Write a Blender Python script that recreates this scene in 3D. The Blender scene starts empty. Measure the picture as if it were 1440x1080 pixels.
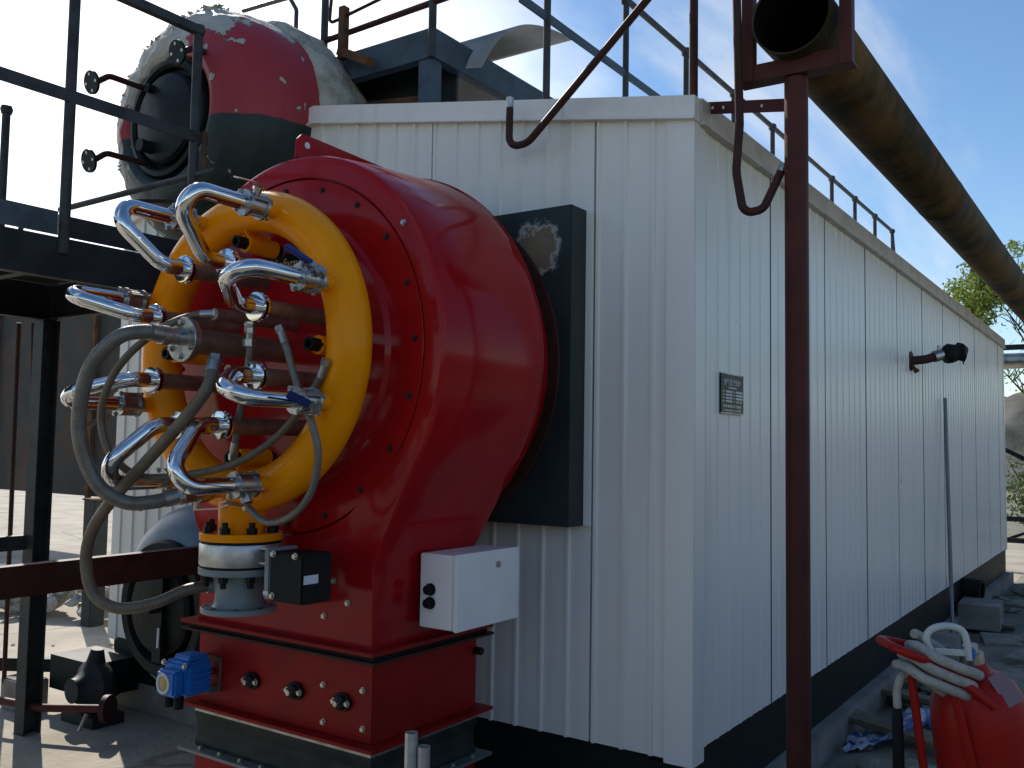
import bpy, bmesh, math, random
from mathutils import Vector, Matrix, Quaternion, noise
random.seed(7)
S = bpy.context.scene
C = S.collection
R_ = math.radians
# ------------------------------------------------------------------ camera
F_PX, YAW, PITCH, ROLL = 1306.0, 34.44, 3.74, 0.92
cd = bpy.data.cameras.new('camera'); cam = bpy.data.objects.new('camera', cd); C.objects.link(cam)
cd.sensor_fit = 'HORIZONTAL'; cd.sensor_width = 36.0; cd.lens = F_PX / 1440 * 36.0
cd.clip_start = 0.05; cd.clip_end = 3000
y_, p_, r_ = R_(YAW), R_(PITCH), R_(ROLL)
fw = Vector((-math.sin(y_)*math.cos(p_), math.cos(y_)*math.cos(p_), math.sin(p_)))
rt = Vector((math.cos(y_), math.sin(y_), 0)); up = rt.cross(fw)
rt2 = rt*math.cos(r_) + up*math.sin(r_); up2 = -rt*math.sin(r_) + up*math.cos(r_)
m3 = Matrix((rt2, up2, -fw)).transposed()
cam.matrix_world = Matrix.Translation((1.5088, -3.4830, 1.65)) @ m3.to_4x4()
S.camera = cam
S.render.resolution_x, S.render.resolution_y = 1024, 768
# ------------------------------------------------------------------ sky, sun, exposure
SUN_AZ = 62.0          # degrees left of +Y
SUN_EL = 38.0
WISP = (0.0, 0.0, 0.0)
sd = Vector((-math.sin(R_(SUN_AZ))*math.cos(R_(SUN_EL)), math.cos(R_(SUN_AZ))*math.cos(R_(SUN_EL)), math.sin(R_(SUN_EL))))
W = bpy.data.worlds.new('World'); S.world = W; W.use_nodes = True
wn, wl = W.node_tree.nodes, W.node_tree.links
bg = wn['Background']
sky = wn.new('ShaderNodeTexSky'); sky.sky_type = 'NISHITA'; sky.sun_disc = False
sky.sun_elevation = R_(SUN_EL); sky.sun_rotation = R_(-SUN_AZ)
sky.air_density = 1.0; sky.dust_density = 0.1; sky.ozone_density = 1.0; sky.altitude = 300
tc = wn.new('ShaderNodeTexCoord')
sep = wn.new('ShaderNodeSeparateXYZ'); wl.new(tc.outputs['Generated'], sep.inputs[0])
def wmath(op, a, b=None, c=None):
    n = wn.new('ShaderNodeMath'); n.operation = op
    for i, v in enumerate((a, b, c)):
        if v is None: continue
        if isinstance(v, (int, float)): n.inputs[i].default_value = v
        else: wl.new(v, n.inputs[i])
    return n.outputs[0]
zc = wmath('ADD', wmath('MAXIMUM', sep.outputs[2], 0.0), 0.30)
cx, cy = wmath('DIVIDE', sep.outputs[0], zc), wmath('DIVIDE', sep.outputs[1], zc)
cmb = wn.new('ShaderNodeCombineXYZ'); wl.new(cx, cmb.inputs[0]); wl.new(cy, cmb.inputs[1])
n1 = wn.new('ShaderNodeTexNoise'); n1.inputs['Scale'].default_value = 0.62; n1.inputs['Detail'].default_value = 7; n1.inputs['Roughness'].default_value = 0.55; n1.inputs['Distortion'].default_value = 0.25
mp1 = wn.new('ShaderNodeMapping'); mp1.inputs['Location'].default_value = (3.1, 7.4, 0.0)
wl.new(cmb.outputs[0], mp1.inputs[0]); wl.new(mp1.outputs[0], n1.inputs['Vector'])
# a cloud bank that lies on the sunward side of the sky and thins away from it, broken up by noise
dotn = wn.new('ShaderNodeVectorMath'); dotn.operation = 'DOT_PRODUCT'
wl.new(tc.outputs['Generated'], dotn.inputs[0]); dotn.inputs[1].default_value = (-0.93, 0.36, 0.10)
bank = wn.new('ShaderNodeMapRange'); bank.inputs[1].default_value = 0.60; bank.inputs[2].default_value = 1.0; bank.inputs[3].default_value = 0.0; bank.inputs[4].default_value = 0.55; bank.interpolation_type = 'SMOOTHSTEP'
wl.new(dotn.outputs['Value'], bank.inputs[0])
cov = wn.new('ShaderNodeMapRange'); cov.inputs[1].default_value = 0.61; cov.inputs[2].default_value = 0.95; cov.interpolation_type = 'SMOOTHSTEP'
wl.new(wmath('ADD', n1.outputs['Fac'], bank.outputs[0]), cov.inputs[0])
mixc = wn.new('ShaderNodeMixRGB'); hs_ = wn.new('ShaderNodeHueSaturation'); hs_.inputs['Saturation'].default_value = 1.16; wl.new(sky.outputs[0], hs_.inputs['Color'])
wl.new(cov.outputs[0], mixc.inputs[0]); wl.new(hs_.outputs[0], mixc.inputs[1])
mixc.inputs[2].default_value = (12, 12.2, 12.5, 1)
n2_ = wn.new('ShaderNodeTexNoise'); n2_.inputs['Scale'].default_value = 1.15; n2_.inputs['Detail'].default_value = 8; n2_.inputs['Roughness'].default_value = 0.6; n2_.inputs['Distortion'].default_value = 0.4
mp2 = wn.new('ShaderNodeMapping'); mp2.inputs['Location'].default_value = WISP; mp2.inputs['Rotation'].default_value = (0, 0, 0.6); mp2.inputs['Scale'].default_value = (1.0, 0.55, 1.0)
wl.new(cmb.outputs[0], mp2.inputs[0]); wl.new(mp2.outputs[0], n2_.inputs['Vector'])
cov2 = wn.new('ShaderNodeMapRange'); cov2.inputs[1].default_value = 0.52; cov2.inputs[2].default_value = 0.72; cov2.inputs[4].default_value = 0.85; cov2.interpolation_type = 'SMOOTHSTEP'
wl.new(n2_.outputs['Fac'], cov2.inputs[0])
mixw = wn.new('ShaderNodeMixRGB'); wl.new(cov2.outputs[0], mixw.inputs[0]); wl.new(mixc.outputs[0], mixw.inputs[1]); mixw.inputs[2].default_value = (6.6, 6.8, 7.0, 1)
wl.new(mixw.outputs[0], bg.inputs[0])
bg.inputs[1].default_value = 0.13
sl = bpy.data.lights.new('sun', 'SUN'); sun = bpy.data.objects.new('sun', sl); C.objects.link(sun)
sl.energy = 5.0; sl.angle = R_(0.5); sl.color = (1.0, 0.94, 0.85)
sun.rotation_euler = sd.to_track_quat('Z', 'Y').to_euler(); sun.location = (-8, 8, 12)
S.view_settings.view_transform = 'Standard'; S.view_settings.look = 'None'
S.view_settings.gamma = 1.0; S.view_settings.exposure = 0.12
S.render.engine = 'CYCLES'

# ================================================================== helpers
ORG = {}
def org(p):
    while p is not None and p.name not in ORG: p = p.parent
    return ORG[p.name] if p is not None else Vector((0, 0, 0))
def link(name, me, parent=None, mat=None):
    o = bpy.data.objects.new(name, me); C.objects.link(o)
    if parent is not None: o.parent = parent
    if mat is not None and len(me.materials) == 0: me.materials.append(mat)
    return o
def tag(o, label=None, cat=None, group=None, kind=None):
    if label: o['label'] = label
    if cat: o['category'] = cat
    if group: o['group'] = group
    if kind: o['kind'] = kind
    return o
def thing(name, loc, label, cat, group=None):
    o = bpy.data.objects.new(name, None); C.objects.link(o); o.location = loc; o.empty_display_size = .1
    ORG[o.name] = Vector(loc); tag(o, label, cat, group); return o
def emit(name, verts, faces, mat, parent=None, smooth=False, uvs=None, autosm=None):
    """verts in world coordinates; parent origin is subtracted"""
    o0 = org(parent) if parent is not None else Vector((0, 0, 0))
    me = bpy.data.meshes.new(name)
    me.from_pydata([tuple(Vector(v) - o0) for v in verts], [], faces); me.update()
    if uvs is not None:
        uvl = me.uv_layers.new(name='UVMap')
        for li, l in enumerate(me.loops): uvl.data[li].uv = uvs[l.vertex_index]
    if smooth:
        for p in me.polygons: p.use_smooth = True
        if autosm: 
            try: me.set_sharp_from_angle(angle=R_(autosm))
            except Exception: pass
    return link(name, me, parent, mat)
class MB:
    def __init__(s): s.v = []; s.f = []
    def add(s, v, f):
        n = len(s.v); s.v += [Vector(a) for a in v]; s.f += [tuple(i + n for i in q) for q in f]; return s
    def box(s, c, d, M=None):
        c = Vector(c); h = Vector(d) / 2
        v = [Vector((sx*h.x, sy*h.y, sz*h.z)) for sx in (-1, 1) for sy in (-1, 1) for sz in (-1, 1)]
        if M is not None: v = [M @ a for a in v]
        v = [a + c for a in v]
        return s.add(v, [(0, 1, 3, 2), (4, 6, 7, 5), (0, 4, 5, 1), (2, 3, 7, 6), (0, 2, 6, 4), (1, 5, 7, 3)])
    def span(s, a, b):
        return s.box([(a[i]+b[i])/2 for i in range(3)], [abs(b[i]-a[i]) for i in range(3)])
    def bar(s, a, b, w, h, up=(0, 0, 1)):
        a, b = Vector(a), Vector(b); d = (b - a); L = d.length; d.normalize(); u = Vector(up)
        if abs(d.dot(u)) > .98: u = Vector((1, 0, 0))
        x = d.cross(u).normalized(); z = x.cross(d)
        M = Matrix((x, d, z)).transposed()
        return s.box((a+b)/2, (w, L, h), M)
    def cyl(s, a, b, r, n=12, r2=None, caps=True):
        a, b = Vector(a), Vector(b); d = (b-a).normalized(); x = d.orthogonal().normalized(); y = d.cross(x)
        r2 = r if r2 is None else r2; v = []
        for k in range(n):
            t = 2*math.pi*k/n; e = x*math.cos(t) + y*math.sin(t); v += [a + e*r, b + e*r2]
        f = [(2*k, 2*((k+1) % n), 2*((k+1) % n)+1, 2*k+1) for k in range(n)]
        if caps: f += [tuple(2*k for k in reversed(range(n))), tuple(2*k+1 for k in range(n))]
        return s.add(v, f)
    def tube(s, pts, r, n=10, caps=True):
        v, f, _ = sweep(pts, r, n, caps); return s.add(v, f)
    def lathe(s, o, d, prof, n=32):
        v, f = lathe_vf(o, d, prof, n); return s.add(v, f)
    def build(s, name, mat, parent=None, smooth=None, bevel=0.0):
        o = emit(name, s.v, s.f, mat, parent)
        me = o.data
        if bevel:
            bm = bmesh.new(); bm.from_mesh(me)
            ed = [e for e in bm.edges if len(e.link_faces) == 2 and e.calc_face_angle(0) > .6]
            bmesh.ops.bevel(bm, geom=ed, offset=bevel, segments=2, affect='EDGES', clamp_overlap=True)
            bm.to_mesh(me); bm.free()
        if smooth:
            for p in me.polygons: p.use_smooth = True
            me.set_sharp_from_angle(angle=R_(smooth))
        return o
def sweep(pts, r, n=12, caps=True, closed=False):
    P = [Vector(p) for p in pts]; m = len(P); rr = r if isinstance(r, (list, tuple)) else [r]*m
    T = []
    for i in range(m):
        if closed: t = P[(i+1) % m] - P[i-1]
        else: t = P[min(i+1, m-1)] - P[max(i-1, 0)]
        T.append(t.normalized())
    x = T[0].orthogonal().normalized(); v = []; uv = []; L = 0
    for i in range(m):
        if i: 
            q = T[i-1].rotation_difference(T[i]); x = q @ x; L += (P[i]-P[i-1]).length
        x = (x - T[i]*x.dot(T[i])).normalized(); y = T[i].cross(x)
        for k in range(n):
            a = 2*math.pi*k/n; v.append(P[i] + (x*math.cos(a) + y*math.sin(a))*rr[i]); uv.append((a*rr[i], L))
    f = []
    for i in range(m if closed else m-1):
        j = (i+1) % m
        for k in range(n):
            k2 = (k+1) % n; f.append((i*n+k, i*n+k2, j*n+k2, j*n+k))
    if caps and not closed: f += [tuple(reversed(range(n))), tuple((m-1)*n+k for k in range(n))]
    return v, f, uv
def lathe_vf(o, d, prof, n=32):
    """prof: list of (radius, distance along d)"""
    o, d = Vector(o), Vector(d).normalized()
    x = d.orthogonal().normalized()
    if abs(d.z) < .9: x = (Vector((0, 0, 1)) - d*d.z).normalized()
    y = d.cross(x); v = []; f = []
    for (r, h) in prof:
        for k in range(n):
            a = 2*math.pi*k/n; v.append(o + d*h + (x*math.cos(a) + y*math.sin(a))*r)
    for i in range(len(prof)-1):
        for k in range(n):
            k2 = (k+1) % n; f.append((i*n+k, (i+1)*n+k, (i+1)*n+k2, i*n+k2))
    if prof[0][0] > 1e-6: f.append(tuple(range(n)))
    if prof[-1][0] > 1e-6: f.append(tuple(reversed([(len(prof)-1)*n+k for k in range(n)])))
    return v, f
def lathe(name, o, d, prof, mat, parent=None, n=40, sharp=35):
    v, f = lathe_vf(o, d, prof, n); return emit(name, v, f, mat, parent, True, autosm=sharp)
def tube(name, pts, r, mat, parent=None, n=14, closed=False):
    v, f, uv = sweep(pts, r, n, True, closed); return emit(name, v, f, mat, parent, True, uv, 50)
def fillet(pts, rad, seg=8):
    P = [Vector(p) for p in pts]; out = [P[0]]
    rads = rad if isinstance(rad, (list, tuple)) else [rad]*(len(P)-2)
    for i in range(1, len(P)-1):
        a, b, c = P[i-1], P[i], P[i+1]; u, w = (a-b).normalized(), (c-b).normalized()
        ang = u.angle(w); t = min(rads[i-1]/math.tan(ang/2), (a-b).length*.49 if i > 1 else (a-b).length*.95, (c-b).length*.49 if i < len(P)-2 else (c-b).length*.95)
        rr = t*math.tan(ang/2); cen = b + (u+w).normalized()*(rr/math.sin(ang/2))
        s, e = b+u*t-cen, b+w*t-cen; q = s.rotation_difference(e)
        for k in range(seg+1): out.append(cen + Quaternion().slerp(q, k/seg) @ s)
    out.append(P[-1]); return out
def spline(pts, sub=6):
    P = [Vector(p) for p in pts]; P = [2*P[0]-P[1]] + P + [2*P[-1]-P[-2]]; out = []
    for i in range(1, len(P)-2):
        for k in range(sub):
            t = k/sub; a, b, c, d = P[i-1], P[i], P[i+1], P[i+2]
            out.append(.5*((2*b) + (c-a)*t + (2*a-5*b+4*c-d)*t*t + (3*b-a-3*c+d)*t**3))
    out.append(P[-2]); return out
def inst(name, me, parent, M):
    """a copy sharing mesh data, M in world space"""
    o = bpy.data.objects.new(name, me); C.objects.link(o); o.parent = parent
    o.matrix_local = Matrix.Translation(-org(parent)) @ M; return o
def frame(o, d, upv=(0, 0, 1)):
    d = Vector(d).normalized(); u = Vector(upv)
    if abs(d.dot(u)) > .98: u = Vector((1, 0, 0))
    x = u.cross(d).normalized(); y = d.cross(x)
    return Matrix.Translation(o) @ Matrix((x, y, d)).transposed().to_4x4()
def meshdata(name, mb, mat, smooth=None):
    o = mb.build(name, mat, None, smooth); me = o.data; bpy.data.objects.remove(o); return me
# ================================================================== materials
def mat(name, col, rough=.5, metal=0.0, col2=None, scale=6.0, mix=(0.42, 0.62), bump=0.0, bscale=40, coat=0.0, streak=False, dirt=0.0, rvar=.1, spec=.5, bdetail=5):
    m = bpy.data.materials.new(name); m.use_nodes = True; N, L = m.node_tree.nodes, m.node_tree.links
    b = N['Principled BSDF']; b.inputs['Roughness'].default_value = rough; b.inputs['Metallic'].default_value = metal
    b.inputs['Specular IOR Level'].default_value = spec
    if coat: b.inputs['Coat Weight'].default_value = coat; b.inputs['Coat Roughness'].default_value = .12
    t = N.new('ShaderNodeTexCoord'); mp = N.new('ShaderNodeMapping'); L.new(t.outputs['Object'], mp.inputs[0])
    if streak: mp.inputs['Scale'].default_value = (1, 1, .06)
    n = N.new('ShaderNodeTexNoise'); n.inputs['Scale'].default_value = scale; n.inputs['Detail'].default_value = 6; n.inputs['Roughness'].default_value = .62
    L.new(mp.outputs[0], n.inputs['Vector'])
    cr = N.new('ShaderNodeMapRange'); cr.inputs[1].default_value, cr.inputs[2].default_value = mix
    L.new(n.outputs['Fac'], cr.inputs[0])
    mx = N.new('ShaderNodeMixRGB'); mx.inputs[1].default_value = (*col, 1)
    c2 = col2 if col2 else tuple(c*.86 for c in col)
    mx.inputs[2].default_value = (*c2, 1); L.new(cr.outputs[0], mx.inputs[0])
    last = mx.outputs[0]
    if dirt:
        n2 = N.new('ShaderNodeTexNoise'); n2.inputs['Scale'].default_value = scale*.45; n2.inputs['Detail'].default_value = 9; n2.inputs['Roughness'].default_value = .7
        L.new(t.outputs['Object'], n2.inputs['Vector'])
        d = N.new('ShaderNodeMapRange'); d.inputs[1].default_value = .52; d.inputs[2].default_value = .78; d.inputs[4].default_value = dirt
        L.new(n2.outputs['Fac'], d.inputs[0])
        mx2 = N.new('ShaderNodeMixRGB'); mx2.inputs[2].default_value = (.10, .085, .065, 1); L.new(d.outputs[0], mx2.inputs[0]); L.new(last, mx2.inputs[1]); last = mx2.outputs[0]
    L.new(last, b.inputs['Base Color'])
    if rvar:
        rr = N.new('ShaderNodeMapRange'); rr.inputs[3].default_value = max(.02, rough - rvar); rr.inputs[4].default_value = min(1, rough + rvar)
        n3 = N.new('ShaderNodeTexNoise'); n3.inputs['Scale'].default_value = scale*1.7; n3.inputs['Detail'].default_value = 4; L.new(t.outputs['Object'], n3.inputs['Vector'])
        L.new(n3.outputs['Fac'], rr.inputs[0]); L.new(rr.outputs[0], b.inputs['Roughness'])
    if bump:
        nb = N.new('ShaderNodeTexNoise'); nb.inputs['Scale'].default_value = bscale; nb.inputs['Detail'].default_value = bdetail; L.new(t.outputs['Object'], nb.inputs['Vector'])
        bp = N.new('ShaderNodeBump'); bp.inputs['Strength'].default_value = bump; bp.inputs['Distance'].default_value = .02; L.new(nb.outputs['Fac'], bp.inputs['Height']); L.new(bp.outputs[0], b.inputs['Normal'])
    return m
M = {}
M['clad'] = mat('white_cladding', (.82, .805, .75), .30, 0, (.775, .76, .705), 3.0, mix=(.35, .70), bump=.25, bscale=1.1, bdetail=0, streak=True, dirt=.06, rvar=.05)
M['trim'] = mat('white_trim', (.82, .80, .75), .36, 0, (.74, .72, .67), 2.5, mix=(.35, .7), dirt=.22)
M['trim_warm'] = mat('dusty_trim', (.56, .52, .46), .5, 0, (.46, .41, .35), 5, dirt=.25)
def specks(m):
    N, L = m.node_tree.nodes, m.node_tree.links; b = N['Principled BSDF']; src = b.inputs['Base Color'].links[0].from_socket
    g = N.new('ShaderNodeNewGeometry'); v = N.new('ShaderNodeTexVoronoi'); v.inputs['Scale'].default_value = 2.6; v.inputs['Randomness'].default_value = 1; L.new(g.outputs['Position'], v.inputs['Vector'])
    mp = N.new('ShaderNodeMapping'); mp.inputs['Scale'].default_value = (9, 9, .5); L.new(g.outputs['Position'], mp.inputs[0])
    n = N.new('ShaderNodeTexNoise'); n.inputs['Scale'].default_value = 1; n.inputs['Detail'].default_value = 5; L.new(mp.outputs[0], n.inputs['Vector'])
    r = N.new('ShaderNodeMapRange'); r.inputs[1].default_value = .010; r.inputs[2].default_value = .017; r.inputs[3].default_value = .8; r.inputs[4].default_value = 0; L.new(v.outputs['Distance'], r.inputs[0])
    r2 = N.new('ShaderNodeMapRange'); r2.inputs[1].default_value = .60; r2.inputs[2].default_value = .80; r2.inputs[4].default_value = .22; L.new(n.outputs['Fac'], r2.inputs[0])
    mxm = N.new('ShaderNodeMath'); mxm.operation = 'MAXIMUM'; L.new(r.outputs[0], mxm.inputs[0]); L.new(r2.outputs[0], mxm.inputs[1])
    mx = N.new('ShaderNodeMixRGB'); mx.inputs[2].default_value = (.16, .15, .13, 1); L.new(mxm.outputs[0], mx.inputs[0]); L.new(src, mx.inputs[1]); L.new(mx.outputs[0], b.inputs['Base Color'])
specks(M['clad']); specks(M['trim'])
M['red'] = mat('red_gloss_paint', (.37, .007, .010), .13, 0, (.32, .006, .009), 3, coat=.0, spec=0.22, dirt=.10, bump=.06, bscale=2.6, bdetail=1, rvar=.07)
M['redmatt'] = mat('red_satin_paint', (.29, .008, .008), .36, 0, (.23, .007, .007), 6, dirt=.12, spec=0.14)
M['yellow'] = mat('yellow_gloss_paint', (.97, .315, .001), .22, 0, (.90, .285, .001), 5, coat=.0, spec=0.15, dirt=.03, rvar=.06)
M['chrome'] = mat('polished_stainless', (.78, .78, .79), .09, 1.0, (.70, .70, .71), 12, rvar=.04)
M['steel'] = mat('dull_steel', (.50, .50, .49), .34, 1.0, (.34, .34, .33), 20, rvar=.1)
M['lance'] = mat('heat_tinted_steel', (.36, .29, .23), .38, .7, (.25, .19, .15), 14, rvar=.1)
M['zinc'] = mat('zinc_bolt', (.55, .54, .50), .4, 1.0, (.35, .34, .30), 30)
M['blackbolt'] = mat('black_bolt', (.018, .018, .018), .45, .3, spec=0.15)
M['dark'] = mat('dark_grey_paint', (.030, .038, .040), .48, 0, (.022, .026, .028), 7, dirt=.35, spec=0.15)
M['darkbox'] = mat('dark_green_paint', (.022, .034, .036), .40, 0, (.03, .042, .043), 6, dirt=.25, spec=0.25)
M['bluegrey'] = mat('blue_grey_steel_paint', (.075, .105, .13), .5, 0, (.055, .075, .09), 6, dirt=.35, spec=0.15)
M['railgrey'] = mat('grey_rail_paint', (.055, .06, .065), .5, 0, (.035, .037, .038), 9, dirt=.4, spec=0.15)
M['rust'] = mat('rusty_steel', (.16, .075, .035), .8, 0, (.06, .035, .022), 5, bump=.25, bscale=60, dirt=.5, spec=0.15)
M['rustpipe'] = mat('rusty_duct_skin', (.15, .078, .02), .72, 0, (.03, .022, .009), 2.2, mix=(.34, .58), bump=.2, bscale=35, dirt=.7, spec=0.08)
M['oxide'] = mat('red_oxide_primer', (.092, .026, .021), .5, 0, (.066, .021, .017), 7, dirt=.2, spec=0.15)
M['oxide_dark'] = mat('brown_primer', (.06, .024, .02), .55, 0, (.04, .018, .016), 7, dirt=.3, spec=0.15)
M['skirt'] = mat('black_skirt_paint', (.006, .014, .013), .5, 0, (.009, .018, .017), 5, dirt=.08, spec=0.15)
M['rubber'] = mat('black_rubber', (.012, .012, .012), .55, spec=0.15)
M['white'] = mat('white_enamel', (.90, .87, .82), .35, 0, (.85, .82, .77), 5, dirt=.03)
M['greyvalve'] = mat('grey_blue_valve_paint', (.21, .26, .27), .42, 0, (.17, .21, .22), 8, dirt=.2)
M['alu'] = mat('cast_aluminium', (.62, .62, .61), .42, .85, (.5, .5, .49), 25)
M['blue'] = mat('blue_plastic', (.010, .17, .56), .4, 0, (.009, .145, .50), 8, dirt=.06)
M['bluehandle'] = mat('blue_vinyl', (.012, .03, .16), .45)
M['brass'] = mat('yellowed_glass', (.45, .33, .10), .3)
M['silver'] = mat('galvanised_sheet', (.45, .45, .44), .38, .9, (.3, .3, .29), 12)
M['galv'] = mat('galvanised_pole', (.20, .22, .22), .5, .4)
M['drumblue'] = mat('blue_grey_drum_paint', (.13, .20, .27), .42, 0, (.10, .16, .22), 5, dirt=.25)
M['manhole'] = mat('manhole_iron', (.011, .015, .016), .5, 0, (.007, .010, .011), 9, dirt=.15, spec=0.15)
M['duct_sheet'] = mat('grey_sheet', (.34, .34, .32), .5, .2, (.27, .27, .25), 4, dirt=.2)
M['concrete'] = mat('concrete', (.26, .245, .215), .85, 0, (.18, .17, .15), 4, bump=.3, bscale=50, dirt=.4)
M['plaster'] = mat('plaster_rubble', (.50, .48, .44), .9, 0, (.33, .31, .28), 8, bump=.4, bscale=40, dirt=.4)
M['stone'] = mat('grey_green_stone', (.27, .26, .205), .9, 0, (.16, .16, .125), 6, bump=.5, bscale=30, dirt=.4)
M['wood'] = mat('weathered_plank', (.20, .16, .10), .85, 0, (.12, .10, .065), 9, bump=.3, bscale=60, dirt=.3)
M['extred'] = mat('extinguisher_red', (.40, .014, .009), .38, 0, (.34, .012, .008), 5, dirt=.06, rvar=.05, spec=0.2)
M['hosewhite'] = mat('pale_canvas_hose', (.46, .44, .38), .8, 0, (.36, .34, .29), 30, bump=.4, bscale=260, dirt=.3)
M['whiteplastic'] = mat('white_plastic', (.62, .63, .58), .4, 0, (.55, .56, .50), 9, dirt=.08)
M['wool'] = mat('mineral_wool', (.46, .43, .36), .95, 0, (.26, .24, .19), 9, bump=.8, bscale=35)
M['wall_far'] = mat('tan_render', (.42, .36, .27), .9, 0, (.33, .28, .21), 1.2, dirt=.3)
M['label'] = mat('white_label', (.70, .72, .78), .5)
M['plate'] = mat('black_enamel_plate', (.012, .02, .017), .35, spec=0.15)
M['print'] = mat('print_white', (.62, .64, .62), .5)
M['gold'] = mat('print_gold', (.50, .44, .26), .4)
# braided hose: woven wire from the tube's own UVs (metres round, metres along)
def hose_mat(name, c1, c2, metal, rough):
    m = bpy.data.materials.new(name); m.use_nodes = True; N, L = m.node_tree.nodes, m.node_tree.links; b = N['Principled BSDF']
    uv = N.new('ShaderNodeUVMap'); mp = N.new('ShaderNodeMapping'); mp.inputs['Rotation'].default_value = (0, 0, R_(45)); mp.inputs['Scale'].default_value = (210, 210, 1)
    L.new(uv.outputs[0], mp.inputs[0]); ck = N.new('ShaderNodeTexChecker'); ck.inputs['Scale'].default_value = 1
    L.new(mp.outputs[0], ck.inputs[0]); ck.inputs[1].default_value = (*c1, 1); ck.inputs[2].default_value = (*c2, 1)
    t = N.new('ShaderNodeTexCoord'); n = N.new('ShaderNodeTexNoise'); n.inputs['Scale'].default_value = 25; n.inputs['Detail'].default_value = 5; L.new(t.outputs['Object'], n.inputs['Vector'])
    cr = N.new('ShaderNodeMapRange'); cr.inputs[1].default_value = .4; cr.inputs[2].default_value = .7; cr.inputs[4].default_value = .6; L.new(n.outputs['Fac'], cr.inputs[0])
    mx = N.new('ShaderNodeMixRGB'); mx.inputs[2].default_value = (.12, .09, .06, 1); L.new(cr.outputs[0], mx.inputs[0]); L.new(ck.outputs[0], mx.inputs[1]); L.new(mx.outputs[0], b.inputs['Base Color'])
    b.inputs['Metallic'].default_value = metal; b.inputs['Roughness'].default_value = rough
    bp = N.new('ShaderNodeBump'); bp.inputs['Strength'].default_value = .5; bp.inputs['Distance'].default_value = .002; L.new(ck.outputs['Fac'], bp.inputs['Height']); L.new(bp.outputs[0], b.inputs['Normal'])
    return m
M['hose'] = hose_mat('braided_steel_hose', (.29, .275, .245), (.12, .112, .098), .5, .45)
M['hose_brown'] = hose_mat('stained_braided_hose', (.26, .215, .16), (.11, .088, .062), .4, .5)
# ground: pale concrete yard, cracks and stains
def ground_mat():
    m = mat('yard_concrete', (.40, .355, .285), .9, 0, (.30, .265, .21), 1.4, bump=.35, bscale=25, dirt=.35)
    N, L = m.node_tree.nodes, m.node_tree.links; b = N['Principled BSDF']
    src = b.inputs['Base Color'].links[0].from_socket
    t = N.new('ShaderNodeTexCoord'); v = N.new('ShaderNodeTexVoronoi'); v.feature = 'DISTANCE_TO_EDGE'; v.inputs['Scale'].default_value = .55
    nz = N.new('ShaderNodeTexNoise'); nz.inputs['Scale'].default_value = 3; nz.inputs['Detail'].default_value = 5; L.new(t.outputs['Object'], nz.inputs['Vector'])
    ad = N.new('ShaderNodeMixRGB'); ad.inputs[0].default_value = .12; L.new(t.outputs['Object'], ad.inputs[1]); L.new(nz.outputs['Color'], ad.inputs[2]); L.new(ad.outputs[0], v.inputs['Vector'])
    r = N.new('ShaderNodeMapRange'); r.inputs[1].default_value = 0.0; r.inputs[2].default_value = .012; r.inputs[3].default_value = .75; r.inputs[4].default_value = 0; L.new(v.outputs[0], r.inputs[0])
    mx = N.new('ShaderNodeMixRGB'); mx.inputs[2].default_value = (.10, .085, .065, 1); L.new(r.outputs[0], mx.inputs[0]); L.new(src, mx.inputs[1]); L.new(mx.outputs[0], b.inputs['Base Color'])
    return m
M['ground'] = ground_mat()
M['dirt'] = mat('damp_dirt', (.20, .195, .15), .95, 0, (.13, .13, .098), 2.5, bump=.6, bscale=22, dirt=.5)
# dark box with a burnt paint blister
def blister(m, p, r):
    N, L = m.node_tree.nodes, m.node_tree.links; b = N['Principled BSDF']; src = b.inputs['Base Color'].links[0].from_socket
    t = N.new('ShaderNodeTexCoord'); g = N.new('ShaderNodeNewGeometry')
    d = N.new('ShaderNodeVectorMath'); d.operation = 'DISTANCE'; L.new(g.outputs['Position'], d.inputs[0]); d.inputs[1].default_value = p
    n = N.new('ShaderNodeTexNoise'); n.inputs['Scale'].default_value = 14; n.inputs['Detail'].default_value = 8; n.inputs['Roughness'].default_value = .75; L.new(g.outputs['Position'], n.inputs['Vector'])
    s = N.new('ShaderNodeMath'); s.operation = 'MULTIPLY_ADD'; s.inputs[1].default_value = -.24; L.new(n.outputs['Fac'], s.inputs[0]); L.new(d.outputs['Value'], s.inputs[2])
    ramp = N.new('ShaderNodeValToRGB'); mrr = N.new('ShaderNodeMapRange'); mrr.inputs[1].default_value = -r; mrr.inputs[2].default_value = r; L.new(s.outputs[0], mrr.inputs[0]); L.new(mrr.outputs[0], ramp.inputs[0])
    e = ramp.color_ramp.elements; e[0].position = .30; e[0].color = (.21, .17, .115, 1); e[1].position = .56; e[1].color = (0, 0, 0, 1)
    x = e.new(.42); x.color = (.17, .13, .09, 1); x = e.new(.46); x.color = (.40, .40, .37, 1); x = e.new(.5); x.color = (.10, .11, .105, 1)
    fac = N.new('ShaderNodeMapRange'); fac.inputs[1].default_value = .56; fac.inputs[2].default_value = .5; L.new(mrr.outputs[0], fac.inputs[0])
    mx = N.new('ShaderNodeMixRGB'); L.new(fac.outputs[0], mx.inputs[0]); L.new(src, mx.inputs[1]); L.new(ramp.outputs[0], mx.inputs[2]); L.new(mx.outputs[0], b.inputs['Base Color'])
blister(M['darkbox'], (-.655, -.151, 2.50), .20)
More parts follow.
